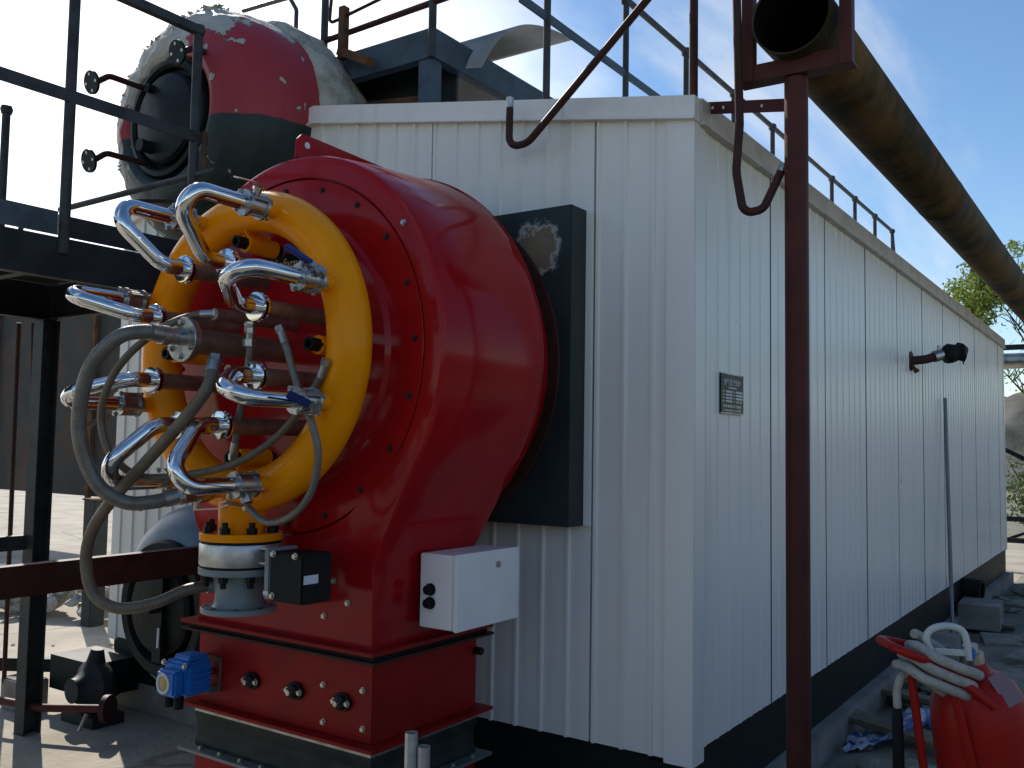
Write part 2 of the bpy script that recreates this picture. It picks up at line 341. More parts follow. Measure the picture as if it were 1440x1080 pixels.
# steam drum lagging: red over dark green, flaked to white plaster mostly on the upper left
def lagging():
    m = bpy.data.materials.new('painted_lagging'); m.use_nodes = True; N, L = m.node_tree.nodes, m.node_tree.links; b = N['Principled BSDF']; b.inputs['Roughness'].default_value = .55
    g = N.new('ShaderNodeNewGeometry'); sp = N.new('ShaderNodeSeparateXYZ'); L.new(g.outputs['Position'], sp.inputs[0])
    n = N.new('ShaderNodeTexNoise'); n.inputs['Scale'].default_value = 3.6; n.inputs['Detail'].default_value = 10; n.inputs['Roughness'].default_value = .68; L.new(g.outputs['Position'], n.inputs['Vector'])
    n2 = N.new('ShaderNodeTexNoise'); n2.inputs['Scale'].default_value = 9; n2.inputs['Detail'].default_value = 3; L.new(g.outputs['Position'], n2.inputs['Vector'])
    def mth(op, a, b_=None, c=None):
        q = N.new('ShaderNodeMath'); q.operation = op
        for i, v in enumerate((a, b_, c)):
            if v is None: continue
            if isinstance(v, (int, float)): q.inputs[i].default_value = v
            else: L.new(v, q.inputs[i])
        return q.outputs[0]
    zw = mth('MULTIPLY_ADD', n2.outputs['Fac'], .03, sp.outputs[2])
    red = mth('GREATER_THAN', zw, 3.375)
    c1 = N.new('ShaderNodeMixRGB'); c1.inputs[1].default_value = (.008, .021, .020, 1); c1.inputs[2].default_value = (.34, .020, .030, 1); L.new(red, c1.inputs[0])
    # flaking grows to the left (-x) and up
    fx = mth('MULTIPLY_ADD', sp.outputs[0], -.46, -1.235); fz = mth('MULTIPLY_ADD', sp.outputs[2], .80, -2.98)
    n4 = N.new('ShaderNodeTexNoise'); n4.inputs['Scale'].default_value = 7.5; n4.inputs['Detail'].default_value = 6; L.new(g.outputs['Position'], n4.inputs['Vector'])
    k = mth('MAXIMUM', mth('ADD', mth('ADD', fx, fz), n.outputs['Fac']), mth('SUBTRACT', n4.outputs['Fac'], .085))
    pk = N.new('ShaderNodeMapRange'); pk.inputs[1].default_value = .575; pk.inputs[2].default_value = .588; L.new(k, pk.inputs[0])
    c2 = N.new('ShaderNodeMixRGB'); L.new(pk.outputs[0], c2.inputs[0]); L.new(c1.outputs[0], c2.inputs[1])
    c3 = N.new('ShaderNodeMixRGB'); c3.inputs[1].default_value = (.50, .46, .38, 1); c3.inputs[2].default_value = (.32, .30, .25, 1); L.new(n2.outputs['Fac'], c3.inputs[0]); L.new(c3.outputs[0], c2.inputs[2])
    L.new(c2.outputs[0], b.inputs['Base Color'])
    bp = N.new('ShaderNodeBump'); bp.inputs['Strength'].default_value = .8; bp.inputs['Distance'].default_value = .02; bp.invert = True; L.new(mth('ADD', pk.outputs[0], mth('MULTIPLY', n2.outputs['Fac'], .5)), bp.inputs['Height']); L.new(bp.outputs[0], b.inputs['Normal'])
    return m
M['lagging'] = lagging()
def leafmat(name, c, c2):
    m = mat(name, c, .6, 0, c2, 1.5); b = m.node_tree.nodes['Principled BSDF']
    b.inputs['Transmission Weight'].default_value = 0.0
    N, L = m.node_tree.nodes, m.node_tree.links; tr = N.new('ShaderNodeBsdfTranslucent'); ms = N.new('ShaderNodeMixShader'); ms.inputs[0].default_value = .4
    L.new(b.inputs['Base Color'].links[0].from_socket, tr.inputs[0]); out = N['Material Output']; L.new(b.outputs[0], ms.inputs[1]); L.new(tr.outputs[0], ms.inputs[2]); L.new(ms.outputs[0], out.inputs[0]); return m
M['leaf'] = leafmat('spring_leaf', (.22, .29, .05), (.15, .21, .04))
M['leaf_dark'] = leafmat('shrub_leaf', (.09, .13, .03), (.055, .085, .022))
M['bark'] = mat('bark', (.07, .055, .04), .9)
M['brick'] = mat('dark_brick', (.16, .10, .075), .85, 0, (.11, .075, .06), 5, bump=.2)
M['screen'] = mat('rusty_dark_sheet', (.035, .038, .038), .6, 0, (.07, .042, .028), 1.6, mix=(.45, .62), dirt=.3, spec=0.15)
M['pane'] = mat('window_glass', (.02, .025, .03), .06, 0)
M['mound'] = mat('spoil_heap', (.12, .115, .10), .95, 0, (.055, .06, .045), .6, bump=1.0, bscale=3, dirt=.6)
# ================================================================== setting
def grid(name, x0, x1, y0, y1, nx, ny, zf, m, kind='structure'):
    v = [(x0+(x1-x0)*i/nx, y0+(y1-y0)*j/ny, 0) for j in range(ny+1) for i in range(nx+1)]
    v = [(a, b, zf(a, b)) for a, b, _ in v]
    f = [(j*(nx+1)+i, j*(nx+1)+i+1, (j+1)*(nx+1)+i+1, (j+1)*(nx+1)+i) for j in range(ny) for i in range(nx)]
    o = emit(name, v, f, m, None, True); tag(o, kind=kind); return o
grid('ground', -1200, 1200, -300, 1800, 4, 4, lambda a, b: 0.0, M['ground'])
def dz(a, b):
    e = min(1, max(0, (a-.06)/.25)) * min(1, max(0, (b+5)/1.5))
    return .012 + e*(.05 + .05*noise.noise(Vector((a*1.1, b*1.1, 0))) + .025*noise.noise(Vector((a*4, b*4, 3))))
grid('dirt_path', .06, 7, -5, 16, 90, 190, dz, M['dirt'])
grid('dirt_yard', -4.5, 7.0, 16.0, 44, 8, 8, lambda a, b: .006, M['dirt'])
grid('dirt_yard', -2.0, 60, -60, -1.7, 8, 8, lambda a, b: .005, M['dirt'])
grid('dirt_yard', 7.0, 60, -1.7, 40, 8, 8, lambda a, b: .005, M['dirt'])
# spoil heap beyond the far end
def mz(a, b):
    h = 4.9*math.exp(-((a+2)/26)**2 - ((b-60)/9)**2)
    return -.05 + h*(1 + .25*noise.noise(Vector((a*.14, b*.14, 0))) + .16*noise.noise(Vector((a*.5, b*.5, 5))) + .08*noise.noise(Vector((a*1.3, b*1.3, 2))))
grid('spoil_heap', -50, 46, 36, 84, 200, 110, mz, M['mound'])
# ================================================================== unseen brick wall added right of and behind the camera to cut skylight
yw = thing('sky_blocker_wall', (11, 5, 0), 'unseen dark brick wall added to cut low sky light on the boiler house', 'wall')
b = MB(); b.span((12.5, -14, 0), (12.8, 46, 2.6)); b.build('blocker_run', M['brick'], yw)
b = MB(); b.span((-3, -14.3, 0), (12.8, -14, 2.6)); b.build('blocker_run', M['brick'], yw)
b = MB(); b.span((12.42, -14.08, 2.6), (12.88, 46, 2.7)); b.build('blocker_coping', M['concrete'], yw)
b = MB(); b.span((-3, -14.4, 2.6), (12.42, -13.92, 2.7)); b.build('blocker_coping', M['concrete'], yw)
# ================================================================== boiler house
HX, LY = -3.91, 9.72
def zt(x): return 3.084 + .177*(-x) if x > -2.2 else 3.473 - .212*(-x-2.2)
house = thing('boiler_house', (-1.95, 4.86, 0), 'long white ribbed metal boiler house with low pitched roof', 'boiler house')
def panel(name, a, b, zb, ztop, axis, plane, sgn, m, parent, phase, rh=.007):
    """a sheet with narrow raised ribs. axis 'x' (front) or 'y' (side)"""
    us = [(a+.004, 0), (a+.007, .003)]
    k = math.floor((a-phase)/.1314)
    while True:
        k += 1; c = phase + k*.1314
        if c > b-.02: break
        if c < a+.02: continue
        us += [(c-.013, .0), (c-.007, rh), (c+.005, rh), (c+.011, 0)]
    us += [(b-.007, .003), (b-.004, 0)]
    v = []
    for u, d in us:
        q = plane + sgn*d
        p = (u, q) if axis == 'x' else (q, u)
        v += [(*p, zb), (*p, ztop(u))]
    n = len(us); back = []
    f = [(2*i, 2*i+2, 2*i+3, 2*i+1) for i in range(n-1)]
    if axis == 'y': pass
    # thickness
    base = len(v)
    for u in (us[0][0], us[-1][0]):
        q = plane - sgn*.02; p = (u, q) if axis == 'x' else (q, u); v += [(*p, zb), (*p, ztop(u))]
    f += [(0, 1, base+1, base), (2*n-2, base+2, base+3, 2*n-1), (base, base+1, base+3, base+2)]
    return emit(name, v, f, m, parent)
core = MB()
pr = [(HX+.03, .05), (-.03, .05), (-.03, zt(0)-.03), (-2.2, 3.44), (HX+.03, zt(HX)-.03)]
n = len(pr); core.add([(x, .03, z) for x, z in pr] + [(x, LY-.02, z) for x, z in pr], [tuple(range(n)), tuple(reversed(range(n, 2*n)))] + [(i, i+n, (i+1) % n+n, (i+1) % n) for i in range(n)])
core.build('inner_shell', M['skirt'], house)
xs = [-.10, -.455, -1.375, -2.295, -3.215, HX+.06]
for i in range(5):
    panel('cladding_sheet', xs[i+1], xs[i], .415, lambda u: zt(u)-.06, 'x', -.004, -1, M['clad'], house, -.435, .012)
ys = [.085] + [.92*k for k in range(1, 11)] + [LY-.06]
for i in range(len(ys)-1):
    panel('cladding_sheet', ys[i], ys[i+1], .45, lambda u: 3.03, 'y', .004 - .003*random.random(), 1, M['clad'], house, .92*round(ys[i]/.92), .0045)
for yy in ys[1:-1]: b = MB(); b.span((-.012, yy-.0055, .452), (.0075, yy+.0055, 2.985)); b.build('joint_seal', M['skirt'], house)
panel('cladding_sheet', .08, LY-.06, .45, lambda u: 3.03, 'y', HX-.004, -1, M['clad'], house, .0)
# corner pieces: an angle wrapping the near corner
b = MB(); b.span((-.112, -.016, .40), (.012, -.004, 3.02)); b.span((.004, -.004, .40), (.014, .095, 2.995)); b.build('corner_flashing', M['clad'], house, bevel=.002)
b = MB(); b.span((HX-.012, -.016, .40), (HX+.075, -.004, zt(HX)-.05)); b.build('corner_flashing', M['clad'], house, bevel=.002)
b = MB(); b.span((.004, LY-.075, .44), (.014, LY+.01, 3.0)); b.build('corner_flashing', M['clad'], house, bevel=.002)
# gable trim pieces
def gable(x0, x1, nm, off):
    b = MB()
    for lo, hi, yy in ((-.088, .0, -.030-off), (-.100, -.088, -.042-off)):
        v = []
        for x in (x0, x1): v += [(x, yy, zt(x)+lo), (x, yy, zt(x)+hi), (x, .02, zt(x)+hi), (x, .02, zt(x)+lo)]
        b.add(v, [(0, 1, 2, 3), (7, 6, 5, 4), (0, 4, 5, 1), (1, 5, 6, 2), (2, 6, 7, 3), (3, 7, 4, 0)])
    b.build(nm, M['trim'], house)
gable(-.605, .02, 'gable_trim', .003); gable(-2.2, -.609, 'gable_trim', 0); gable(HX-.02, -2.2, 'gable_trim', 0)
b = MB(); b.span((-.01, .022, 2.988), (.030, LY+.03, 3.080)); b.span((-.01, .024, 2.972), (.040, LY+.028, 2.987)); b.build('eave_trim', M['trim_warm'], house)
def slab(x0, x1, nm):
    b = MB(); v = []
    for y in (.03, LY+.03):
        for x in (x0, x1): v += [(x, y, zt(x)-.02), (x, y, zt(x)+.006)]
    b.add(v, [(0, 1, 3, 2), (4, 6, 7, 5), (0, 4, 5, 1), (2, 3, 7, 6), (1, 5, 7, 3), (0, 2, 6, 4)]); b.build(nm, M['trim'], house)
slab(-2.2, .028, 'roof_sheet'); slab(HX-.03, -2.2, 'roof_sheet')
b = MB(); b.span((HX+.02, .012, .14), (-.19, .10, .42)); b.span((-.19, .004, .14), (-.006, .10, .395)); b.build('base_skirt', M['skirt'], house)
b = MB(); b.span((-.10, .10, .17), (-.004, LY-.01, .455)); b.build('base_skirt', M['skirt'], house)
b = MB(); b.span((HX-.02, .0, .0), (.07, LY+.1, .165)); b.build('plinth', M['concrete'], house, bevel=.008)
b = MB(); b.span((-4.06, -.30, .13), (-3.60, .0, .33)); b.build('skid_beam_end', M['skirt'], house)
# nameplate on the side wall
sign = thing('nameplate', (.012, .393, 1.885), 'small black printed rating plate fixed to the white side wall near the corner', 'sign')
b = MB(); b.span((.012, .262, 1.803), (.017, .524, 1.968)); b.build('backing', M['plate'], sign)
b = MB()
for a, c in (((.012, .258, 1.968), (.019, .528, 1.973)), ((.012, .258, 1.798), (.019, .528, 1.803))): b.span(a, c)
b.build('border', M['silver'], sign)
def text(name, s, size, m, parent, Mx, align='CENTER'):
    cu = bpy.data.curves.new(name, 'FONT'); cu.body = s; cu.size = size; cu.align_x = align; cu.align_y = 'CENTER'; cu.extrude = .0006
    o = bpy.data.objects.new(name, cu); C.objects.link(o); dg = bpy.context.evaluated_depsgraph_get()
    me = bpy.data.meshes.new_from_object(o.evaluated_get(dg)); bpy.data.objects.remove(o)
    me.materials.clear(); me.materials.append(m); return inst(name, me, parent, Mx)
SM = Matrix(((0, 0, 1), (1, 0, 0), (0, 1, 0))).to_4x4()      # reads along +y, up z, faces +x
def sideM(y, z, sx=1, sy=1): return Matrix.Translation((.0175, y, z)) @ SM @ Matrix.Diagonal((sx, sy, 1, 1))
text('lettering', '燃气蒸汽锅炉', .030, M['print'], sign, sideM(.39, 1.932, 1.1, 1))
b = MB(); b.span((.0172, .345, 1.9085), (.0178, .44, 1.9135)); b.build('value_field', M['print'], sign)
for i, z in enumerate((1.894, 1.880, 1.866, 1.852)):
    for y0, y1 in ((.315, .39), (.435, .512)) if i < 3 else ((.315, .39), (.44, .465), (.48, .50)):
        b = MB(); b.span((.0172, y0, z-.0045), (.0178, y1, z+.0045)); b.build('value_field', M['print'], sign)
for z in (1.894, 1.880, 1.866, 1.852):
    for y0, y1 in ((.278, .300), (.402, .422)): b = MB(); b.span((.0172, y0, z-.002), (.0178, y1, z+.002)); b.build('caption_line', M['silver'], sign)
for z, h, n_, y0 in ((1.831, .012, 12, .285), (1.813, .009, 14, .285)):
    for k in range(n_): b = MB(); w_ = .212/n_; b.span((.0172, y0+k*w_, z-h/2), (.0178, y0+k*w_+w_*.55, z+h/2)); b.build('caption_mark', M['silver'], sign)
# sampling nozzle on the side wall
nz = thing('sampling_nozzle', (.0, 4.16, 2.30), 'short rusty pipe stub with a valve wrapped in black tape jutting from side wall', 'pipe stub')
b = MB(); b.cyl((0, 4.16, 2.345), (.012, 4.16, 2.345), .075, 14); b.build('flange', M['rust'], nz)
for k in range(3): 
    b = MB(); b.cyl((.02, 4.12+.05*k, 2.31-.01*k), (.05, 4.12+.05*k, 2.25+.01*k), .012, 8); b.build('bolt', M['rust'], nz)
tube('pipe', [(0, 4.16, 2.345), (.10, 4.22, 2.36), (.17, 4.28, 2.385)], .034, M['oxide_dark'], nz)
b = MB(); b.cyl((.15, 4.26, 2.38), (.215, 4.31, 2.405), .045, 12); b.cyl((.18, 4.28, 2.36), (.185, 4.28, 2.47), .012, 8); b.build('valve', M['steel'], nz, 40)
v, f = lathe_vf((.20, 4.30, 2.40), (.8, .55, .15), [(.02, 0), (.07, .02), (.085, .06), (.06, .12), (.075, .15), (.03, .19), (0, .195)], 9)
v = [Vector(p) + Vector(noise.noise_vector(Vector(p)*14))*.02 for p in v]; emit('tape_wrap', v, f, M['rubber'], nz)
tube('wire_end', [(.30, 4.38, 2.39), (.33, 4.42, 2.37), (.335, 4.43, 2.33)], .005, M['rubber'], nz, 6)
# ================================================================== burner mounting box
box = thing('burner_mounting_box', (-1.3, 0, 1.31), 'dark green square steel box on the white wall behind the burner, paint blistered', 'mounting box')
b = MB(); b.span((-2.116, -.151, 1.312), (-.484, -.006, 2.672)); b.build('casing', M['darkbox'], box, bevel=.004)
b = MB(); b.span((-.482, -.03, 1.312), (-.452, -.0125, 2.672)); b.build('edge_flashing', M['clad'], box)
# ================================================================== burner
X0, Z0 = -1.30, 1.99
AX = Vector((0, -1, 0))
burner = thing('burner', (X0, -.65, .9), 'large glossy red scroll shaped burner housing bolted to the boiler front', 'burner')
def outline(R, y, neck=.49, zb=.905, N=160):
    P = (neck*R/.80, -.715); d = math.hypot(*P); phi = math.atan2(P[1], P[0]); ta = phi + math.acos(min(1, R/d))
    pts = []
    nc = 100; a0, a1 = ta, math.pi - ta
    for k in range(nc+1):
        a = a0 + (a1-a0)*k/nc; pts.append((X0+R*math.cos(a), y, Z0+R*math.sin(a)))
    nx = neck if R > .78 else neck-.02
    pts += [(X0-P[0]-(nx-P[0])*k/6, y, Z0+P[1]+(zb-Z0-P[1])*k/6) for k in range(1, 7)]
    pts += [(X0-nx+2*nx*k/20, y, zb) for k in range(1, 20)]
    pts += [(X0+nx+(P[0]-nx)*(k)/6, y, zb+(Z0+P[1]-zb)*k/6) for k in range(0, 6)]
    return pts
secs = [(.772, -.966), (.784, -.964), (.794, -.957), (.800, -.945), (.815, -.80), (.838, -.46), (.843, -.42), (.838, -.40)]
v = []; f = []
for R, y in secs: v += outline(R, y)
N = len(outline(.8, 0))
for i in range(len(secs)-1):
    for k in range(N): k2 = (k+1) % N; f.append((i*N+k, (i+1)*N+k, (i+1)*N+k2, i*N+k2))
f.append(tuple(range((len(secs)-1)*N, len(secs)*N)))
# front annulus with a round opening for the cover
c0 = len(v)
for k in range(N):
    p = Vector(v[k]); a = math.atan2(p.z-Z0, p.x-X0); v.append((X0+.707*math.cos(a), -.966, Z0+.707*math.sin(a)))
for k in range(N): k2 = (k+1) % N; f.append((k, k2, c0+k2, c0+k))
c1 = len(v)
for k in range(N): q = v[c0+k]; v.append((q[0], -.94, q[2]))
for k in range(N): k2 = (k+1) % N; f.append((c0+k, c0+k2, c1+k2, c1+k))
f.append(tuple(c1+k for k in reversed(range(N))))
hs = emit('housing', v, f, M['red'], burner, True, autosm=28)
bm = bmesh.new(); bm.from_mesh(hs.data); bmesh.ops.recalc_face_normals(bm, faces=bm.faces); bm.to_mesh(hs.data); bm.free()
cover = lathe('front_cover', (X0, -.94, Z0), AX, [(.700, 0), (.700, .022), (.697, .0265), (.55, .0275), (.535, .045), (.10, .05), (0, .05)], M['red'], burner, 128, 25)
bolt = MB(); bolt.cyl((0, 0, 0), (0, 0, .003), .0135, 16); bolt.cyl((0, 0, .003), (0, 0, .012), .0088, 6); bolt_me = meshdata('bolt', bolt, M['oxide_dark'])
bolts = MB(); bolts.cyl((0, 0, 0), (0, 0, .003), .012, 12); bolts.cyl((0, 0, .003), (0, 0, .012), .009, 6); bolt_small = meshdata('bolt', bolts, M['zinc'])
for k in range(20):
    a = R_(3 + 18*k); inst('bolt', bolt_me, cover, frame((X0+.662*math.cos(a), -.9655, Z0+.662*math.sin(a)), AX, (0, 0, 1)))
for a, r in ((37.5, .752), (150, .752)): inst('bolt', bolt_small, burner, frame((X0+r*math.cos(R_(a)), -.966, Z0+r*math.sin(R_(a))), AX))
for x, z in ((-1.045, 1.14), (-1.005, 1.135), (-.93, 1.06), (-1.05, 1.0)): inst('bolt', bolt_small, burner, frame((x, -.966, z), AX))
lathe('throat', (X0, -.152, Z0), AX, [(.72, 0), (.72, .26)], M['red'], burner, 96)
lathe('throat_flange', (X0, -.152, Z0), AX, [(.772, 0), (.775, .004), (.775, .016), (.771, .02), (.70, .02)], M['oxide_dark'], burner, 96)
b = MB(); pl = [(-.958, 2.79), (-.952, 2.868), (-.93, 2.892), (-.885, 2.896), (-.37, 2.880), (-.345, 2.862), (-.345, 2.80)]
n = len(pl); b.add([(X0-.006, y, z) for y, z in pl] + [(X0+.006, y, z) for y, z in pl], [tuple(range(n)), tuple(reversed(range(n, 2*n)))] + [(i, i+n, (i+1) % n+n, (i+1) % n) for i in range(n)])
ws = outline(.8445, -.405)[:101]; tube('weld_seam', ws, .003, M['red'], burner, 8)
lug = b.build('lifting_lug', M['red'], burner, bevel=.002)
b = MB()
b.cyl((X0+.0062, -.90, 2.853), (X0+.0085, -.90, 2.853), .014, 9); b.build('shackle_eye', M['label'], lug)
# neck foot flange
def ring_flange(nm, x0, x1, y0, y1, z0, z1, w, m, parent):
    b = MB(); b.span((x0-w, y0-w, z0), (x1+w, y1+w, z1)); return b.build(nm, m, parent, bevel=.0015)
NX0, NX1, NY0, NY1 = X0-.49, X0+.49, -.966, -.33
ring_flange('foot_flange', NX0, NX1, NY0, NY1, .893, .907, .05, M['redmatt'], burner)
nm_plate = MB(); nm_plate.span((X0-.115, -.9935, 2.315), (X0+.155, -.9905, 2.385)); npl = nm_plate.build('maker_plate', M['plate'], burner)
TF = Matrix(((1, 0, 0), (0, 0, -1), (0, 1, 0))).to_4x4()       # reads along +x, faces -y
text('lettering', 'Hofamat', .058, M['gold'], npl, Matrix.Translation((X0+.02, -.9942, 2.348)) @ TF)
# ================================================================== damper box under the burner
dam = thing('damper_box', (X0, -.65, .56), 'low red rectangular damper box with black shaft bearings below the burner', 'damper box')
b = MB(); b.span((NX0, -.955, .570), (NX1, NY1, .862)); b.build('casing', M['redmatt'], dam, bevel=.003)
ring_flange('top_flange', NX0, NX1, -.955, NY1, .862, .872, .052, M['oxide_dark'], dam)
ring_flange('bottom_flange', NX0, NX1, -.955, NY1, .556, .570, .052, M['redmatt'], dam)
b = MB(); b.span((NX0-.03, -.985, .872), (NX1+.03, NY1+.03, .893)); b.build('gasket', M['rubber'], dam)
for x in (-1.45, -1.202, -.953):
    b = MB(); ov = []
    for k in range(24):
        a = 2*math.pi*k/24; ov.append((x+.046*math.cos(a), .70+.03*math.sin(a) if abs(math.cos(a)) > .6 else .70+.032*math.copysign(1, math.sin(a))*(abs(math.sin(a))**.5)))
    b.add([(px, -.956, pz) for px, pz in ov] + [(px, -.968, pz) for px, pz in ov], [tuple(range(24)), tuple(reversed(range(24, 48)))] + [(i, i+24, (i+1) % 24+24, (i+1) % 24) for i in range(24)])
    b.lathe((x, -.968, .70), AX, [(.027, 0), (.025, .012), (.018, .016)], 20)
    be = b.build('bearing', M['blackbolt'], dam, 40)
    b = MB(); b.cyl((x, -.97, .70), (x, -1.0, .70), .0105, 14); b.build('shaft_end', M['zinc'], be, 40)
    for s in (-1, 1): inst('bolt', bolt_small, be, frame((x+s*.034, -.968, .70), AX))
for x, z in ((-1.055, .745), (-.855, .755), (-.85, .62), (-1.05, .61)): inst('bolt', bolt_small, dam, frame((x, -.955, z), AX))
b = MB(); b.cyl((NX1, -.34, .80), (NX1+.035, -.34, .80), .016, 8); b.build('shaft_end', M['blackbolt'], dam)
# flexible connector below
flx = thing('flexible_connector', (X0, -.65, 0), 'black fabric flexible duct connector clamped by bolted strips below the damper box', 'duct connector')
v = []; pf = [(.0, .535), (.004, .51), (-.005, .475), (-.004, .43), (.003, .40), (0, .384)]
q = [(NX0, -.955), (NX1, -.955), (NX1, NY1), (NX0, NY1)]
sg = [(-1, -1), (1, -1), (1, 1), (-1, 1)]
for d, z in pf: v += [(q[i][0]+sg[i][0]*d, q[i][1]+sg[i][1]*d, z) for i in range(4)]
f = [(i*4+k, i*4+(k+1) % 4, (i+1)*4+(k+1) % 4, (i+1)*4+k) for i in range(len(pf)-1) for k in range(4)]
emit('fabric_sleeve', v, f, mat('waxed_fabric', (.030, .036, .032), .6, 0, (.018, .022, .02), 9, dirt=.3, spec=.2), flx)
ring_flange('upper_strip', NX0, NX1, -.955, NY1, .526, .552, .006, M['silver'], flx)
b = MB()
ring_flange('lower_flange', NX0, NX1, -.955, NY1, .372, .385, .052, M['galv'], flx)
for k in range(8):
    inst('bolt', bolt_small, flx, frame((NX0+.06+k*.123, -.978, .385), (0, 0, 1)))
for k in range(5): inst('bolt', bolt_small, flx, frame((NX1+.025, -.90+k*.13, .385), (0, 0, 1)))
b = MB(); b.span((NX0, -.955, 0), (NX1, NY1, .372)); b.build('floor_duct', M['redmatt'], flx)
# blue electric actuator on the damper shaft
act = thing('damper_actuator', (-1.70, -1.08, .62), 'bright blue electric actuator with round sight glass left of the red damper box', 'actuator')
XA, ZA = -1.70, .70
b = MB(); b.box((XA, -1.075, ZA+.005), (.15, .12, .13)); b.build('body', M['blue'], act, bevel=.012)
b = MB(); b.box((XA, -1.155, ZA-.008), (.115, .05, .10)); b.build('cover', M['blue'], act, bevel=.010)
b = MB(); b.box((XA+.005, -1.065, ZA+.078), (.10, .09, .025)); b.build('top_lid', M['blue'], act, bevel=.006)
b = MB()
for k in range(5): b.box((XA+.079, -1.07, ZA-.045+.022*k), (.008, .10, .007))
b.build('cooling_rib', M['blue'], act)
lathe('sight_ring', (XA-.006, -1.178, ZA-.008), AX, [(.040, 0), (.040, .008), (.030, .009), (.030, .004), (.0, .004)], M['whiteplastic'], act, 28)
lathe('sight_glass', (XA-.006, -1.181, ZA-.008), AX, [(.030, 0), (.02, .004), (0, .005)], M['brass'], act, 20)
for s in (-.03, .03): 
    b = MB(); b.cyl((XA+s-.02, -1.12, ZA-.06), (XA+s-.02, -1.12, ZA-.115), .020, 12); b.build('cable_gland', M['rubber'], act, 40)
b = MB(); b.span((XA-.06, -1.012, ZA+.055), (XA+.06, -.956, ZA+.062)); b.span((XA-.06, -1.012, ZA-.075), (XA+.06, -.956, ZA-.068)); b.span((XA-.062, -.966, ZA-.075), (XA+.062, -.9565, ZA-.055)); b.span((XA+.055, -.966, ZA-.054), (XA+.062, -.9565, ZA+.054)); b.build('bracket', M['wood'], act)
b = MB(); b.cyl((XA, -1.02, ZA), (XA, -.956, ZA), .014, 14); b.build('drive_shaft', M['lance'], act, 40)
for s in (-1, 1): inst('bolt', bolt_small, act, frame((XA+.066*s, -1.135, ZA+.06), AX))
# ================================================================== control cabinet
cab = thing('control_cabinet', (-.70, -.545, .965), 'white wall mounted electrical cabinet on the right side of the burner neck', 'cabinet')
b = MB(); b.span((-.776, -.745, .962), (-.618, -.34, 1.236)); b.build('case', M['white'], cab, bevel=.004)
b = MB(); b.span((-.614, -.748, .958), (-.598, -.337, 1.240)); door = b.build('door', M['white'], cab, bevel=.004)
b = MB(); b.cyl((-.598, -.49, 1.185), (-.590, -.49, 1.185), .013, 18); b.cyl((-.590, -.49, 1.185), (-.588, -.49, 1.185), .008, 12); b.build('lock', M['steel'], door, 40)
b = MB(); b.span((-.5980, -.372, .985), (-.5975, -.352, 1.04)); 
for z in (1.105, 1.055):
    b = MB(); b.cyl((-.722, -.745, z), (-.722, -.753, z), .023, 16); b.cyl((-.722, -.753, z), (-.722, -.772, z), .018, 8); b.build('cable_gland', M['rubber'], cab, 40)
# ================================================================== gas manifold ring
man = thing('gas_ring', (X0, -1.16, 1.30), 'thick bright yellow ring shaped gas manifold in front of the red burner', 'gas manifold')
RR, RT, YR = .53, .079, -1.16
tube('ring', [(X0+RR*math.cos(2*math.pi*k/96), YR, Z0+RR*math.sin(2*math.pi*k/96)) for k in range(96)], RT, M['yellow'], man, 28, True)
lathe('inlet_pipe', (X0, YR, 1.31), (0, 0, 1), [(.086, 0), (.086, .16)], M['yellow'], man, 40)
for zz in (1.453,): tube('weld_bead', [(X0+.0875*math.cos(2*math.pi*k/40), YR+.0875*math.sin(2*math.pi*k/40), zz+.012*abs(math.cos(2*math.pi*k/40))+.0015*math.sin(k*2.7)) for k in range(40)], .006, M['yellow'], man, 8, True)
fl = lathe('inlet_flange', (X0, YR, 1.282), (0, 0, 1), [(.149, 0), (.151, .002), (.151, .026), (.149, .028), (.09, .028)], M['yellow'], man, 48)
nut = MB(); nut.cyl((0, 0, 0), (0, 0, .022), .019, 6); nut.cyl((0, 0, .022), (0, 0, .042), .0115, 10); nut_me = meshdata('stud_nut', nut, M['blackbolt'])
for k in range(8): a = R_(22.5+45*k); inst('stud_nut', nut_me, fl, Matrix.Translation((X0+.124*math.cos(a), YR+.124*math.sin(a), 1.310)))
for a in (0, 90, 180, 270):         # four support lugs with threaded rods parallel to the burner axis
    e = Vector((math.cos(R_(a)), 0, math.sin(R_(a)))); c = Vector((X0, 0, Z0)) + e*.405
    b = MB(); b.cyl(c+Vector((0, -1.19, 0)), c+Vector((0, -1.05, 0)), .034, 20); b.bar(c+Vector((0, -1.19, 0))+e*.02, c+Vector((0, -1.07, 0))+e*.02, .06 if a in (0, 180) else .008, .008 if a in (0, 180) else .06)
    lg = b.build('support_lug', M['yellow'], man, 40)
    b = MB(); b.cyl(c+Vector((0, -1.235, 0)), c+Vector((0, -.985, 0)), .014, 14); b.build('threaded_rod', M['zinc'], lg, 40)
    b = MB(); b.cyl(c+Vector((0, -1.235, 0)), c+Vector((0, -1.19, 0)), .026, 6); b.build('nut', M['blackbolt'], lg); b = MB(); b.cyl(c+Vector((0, -1.05, 0)), c+Vector((0, -1.02, 0)), .024, 6); b.build('nut', M['blackbolt'], lg)
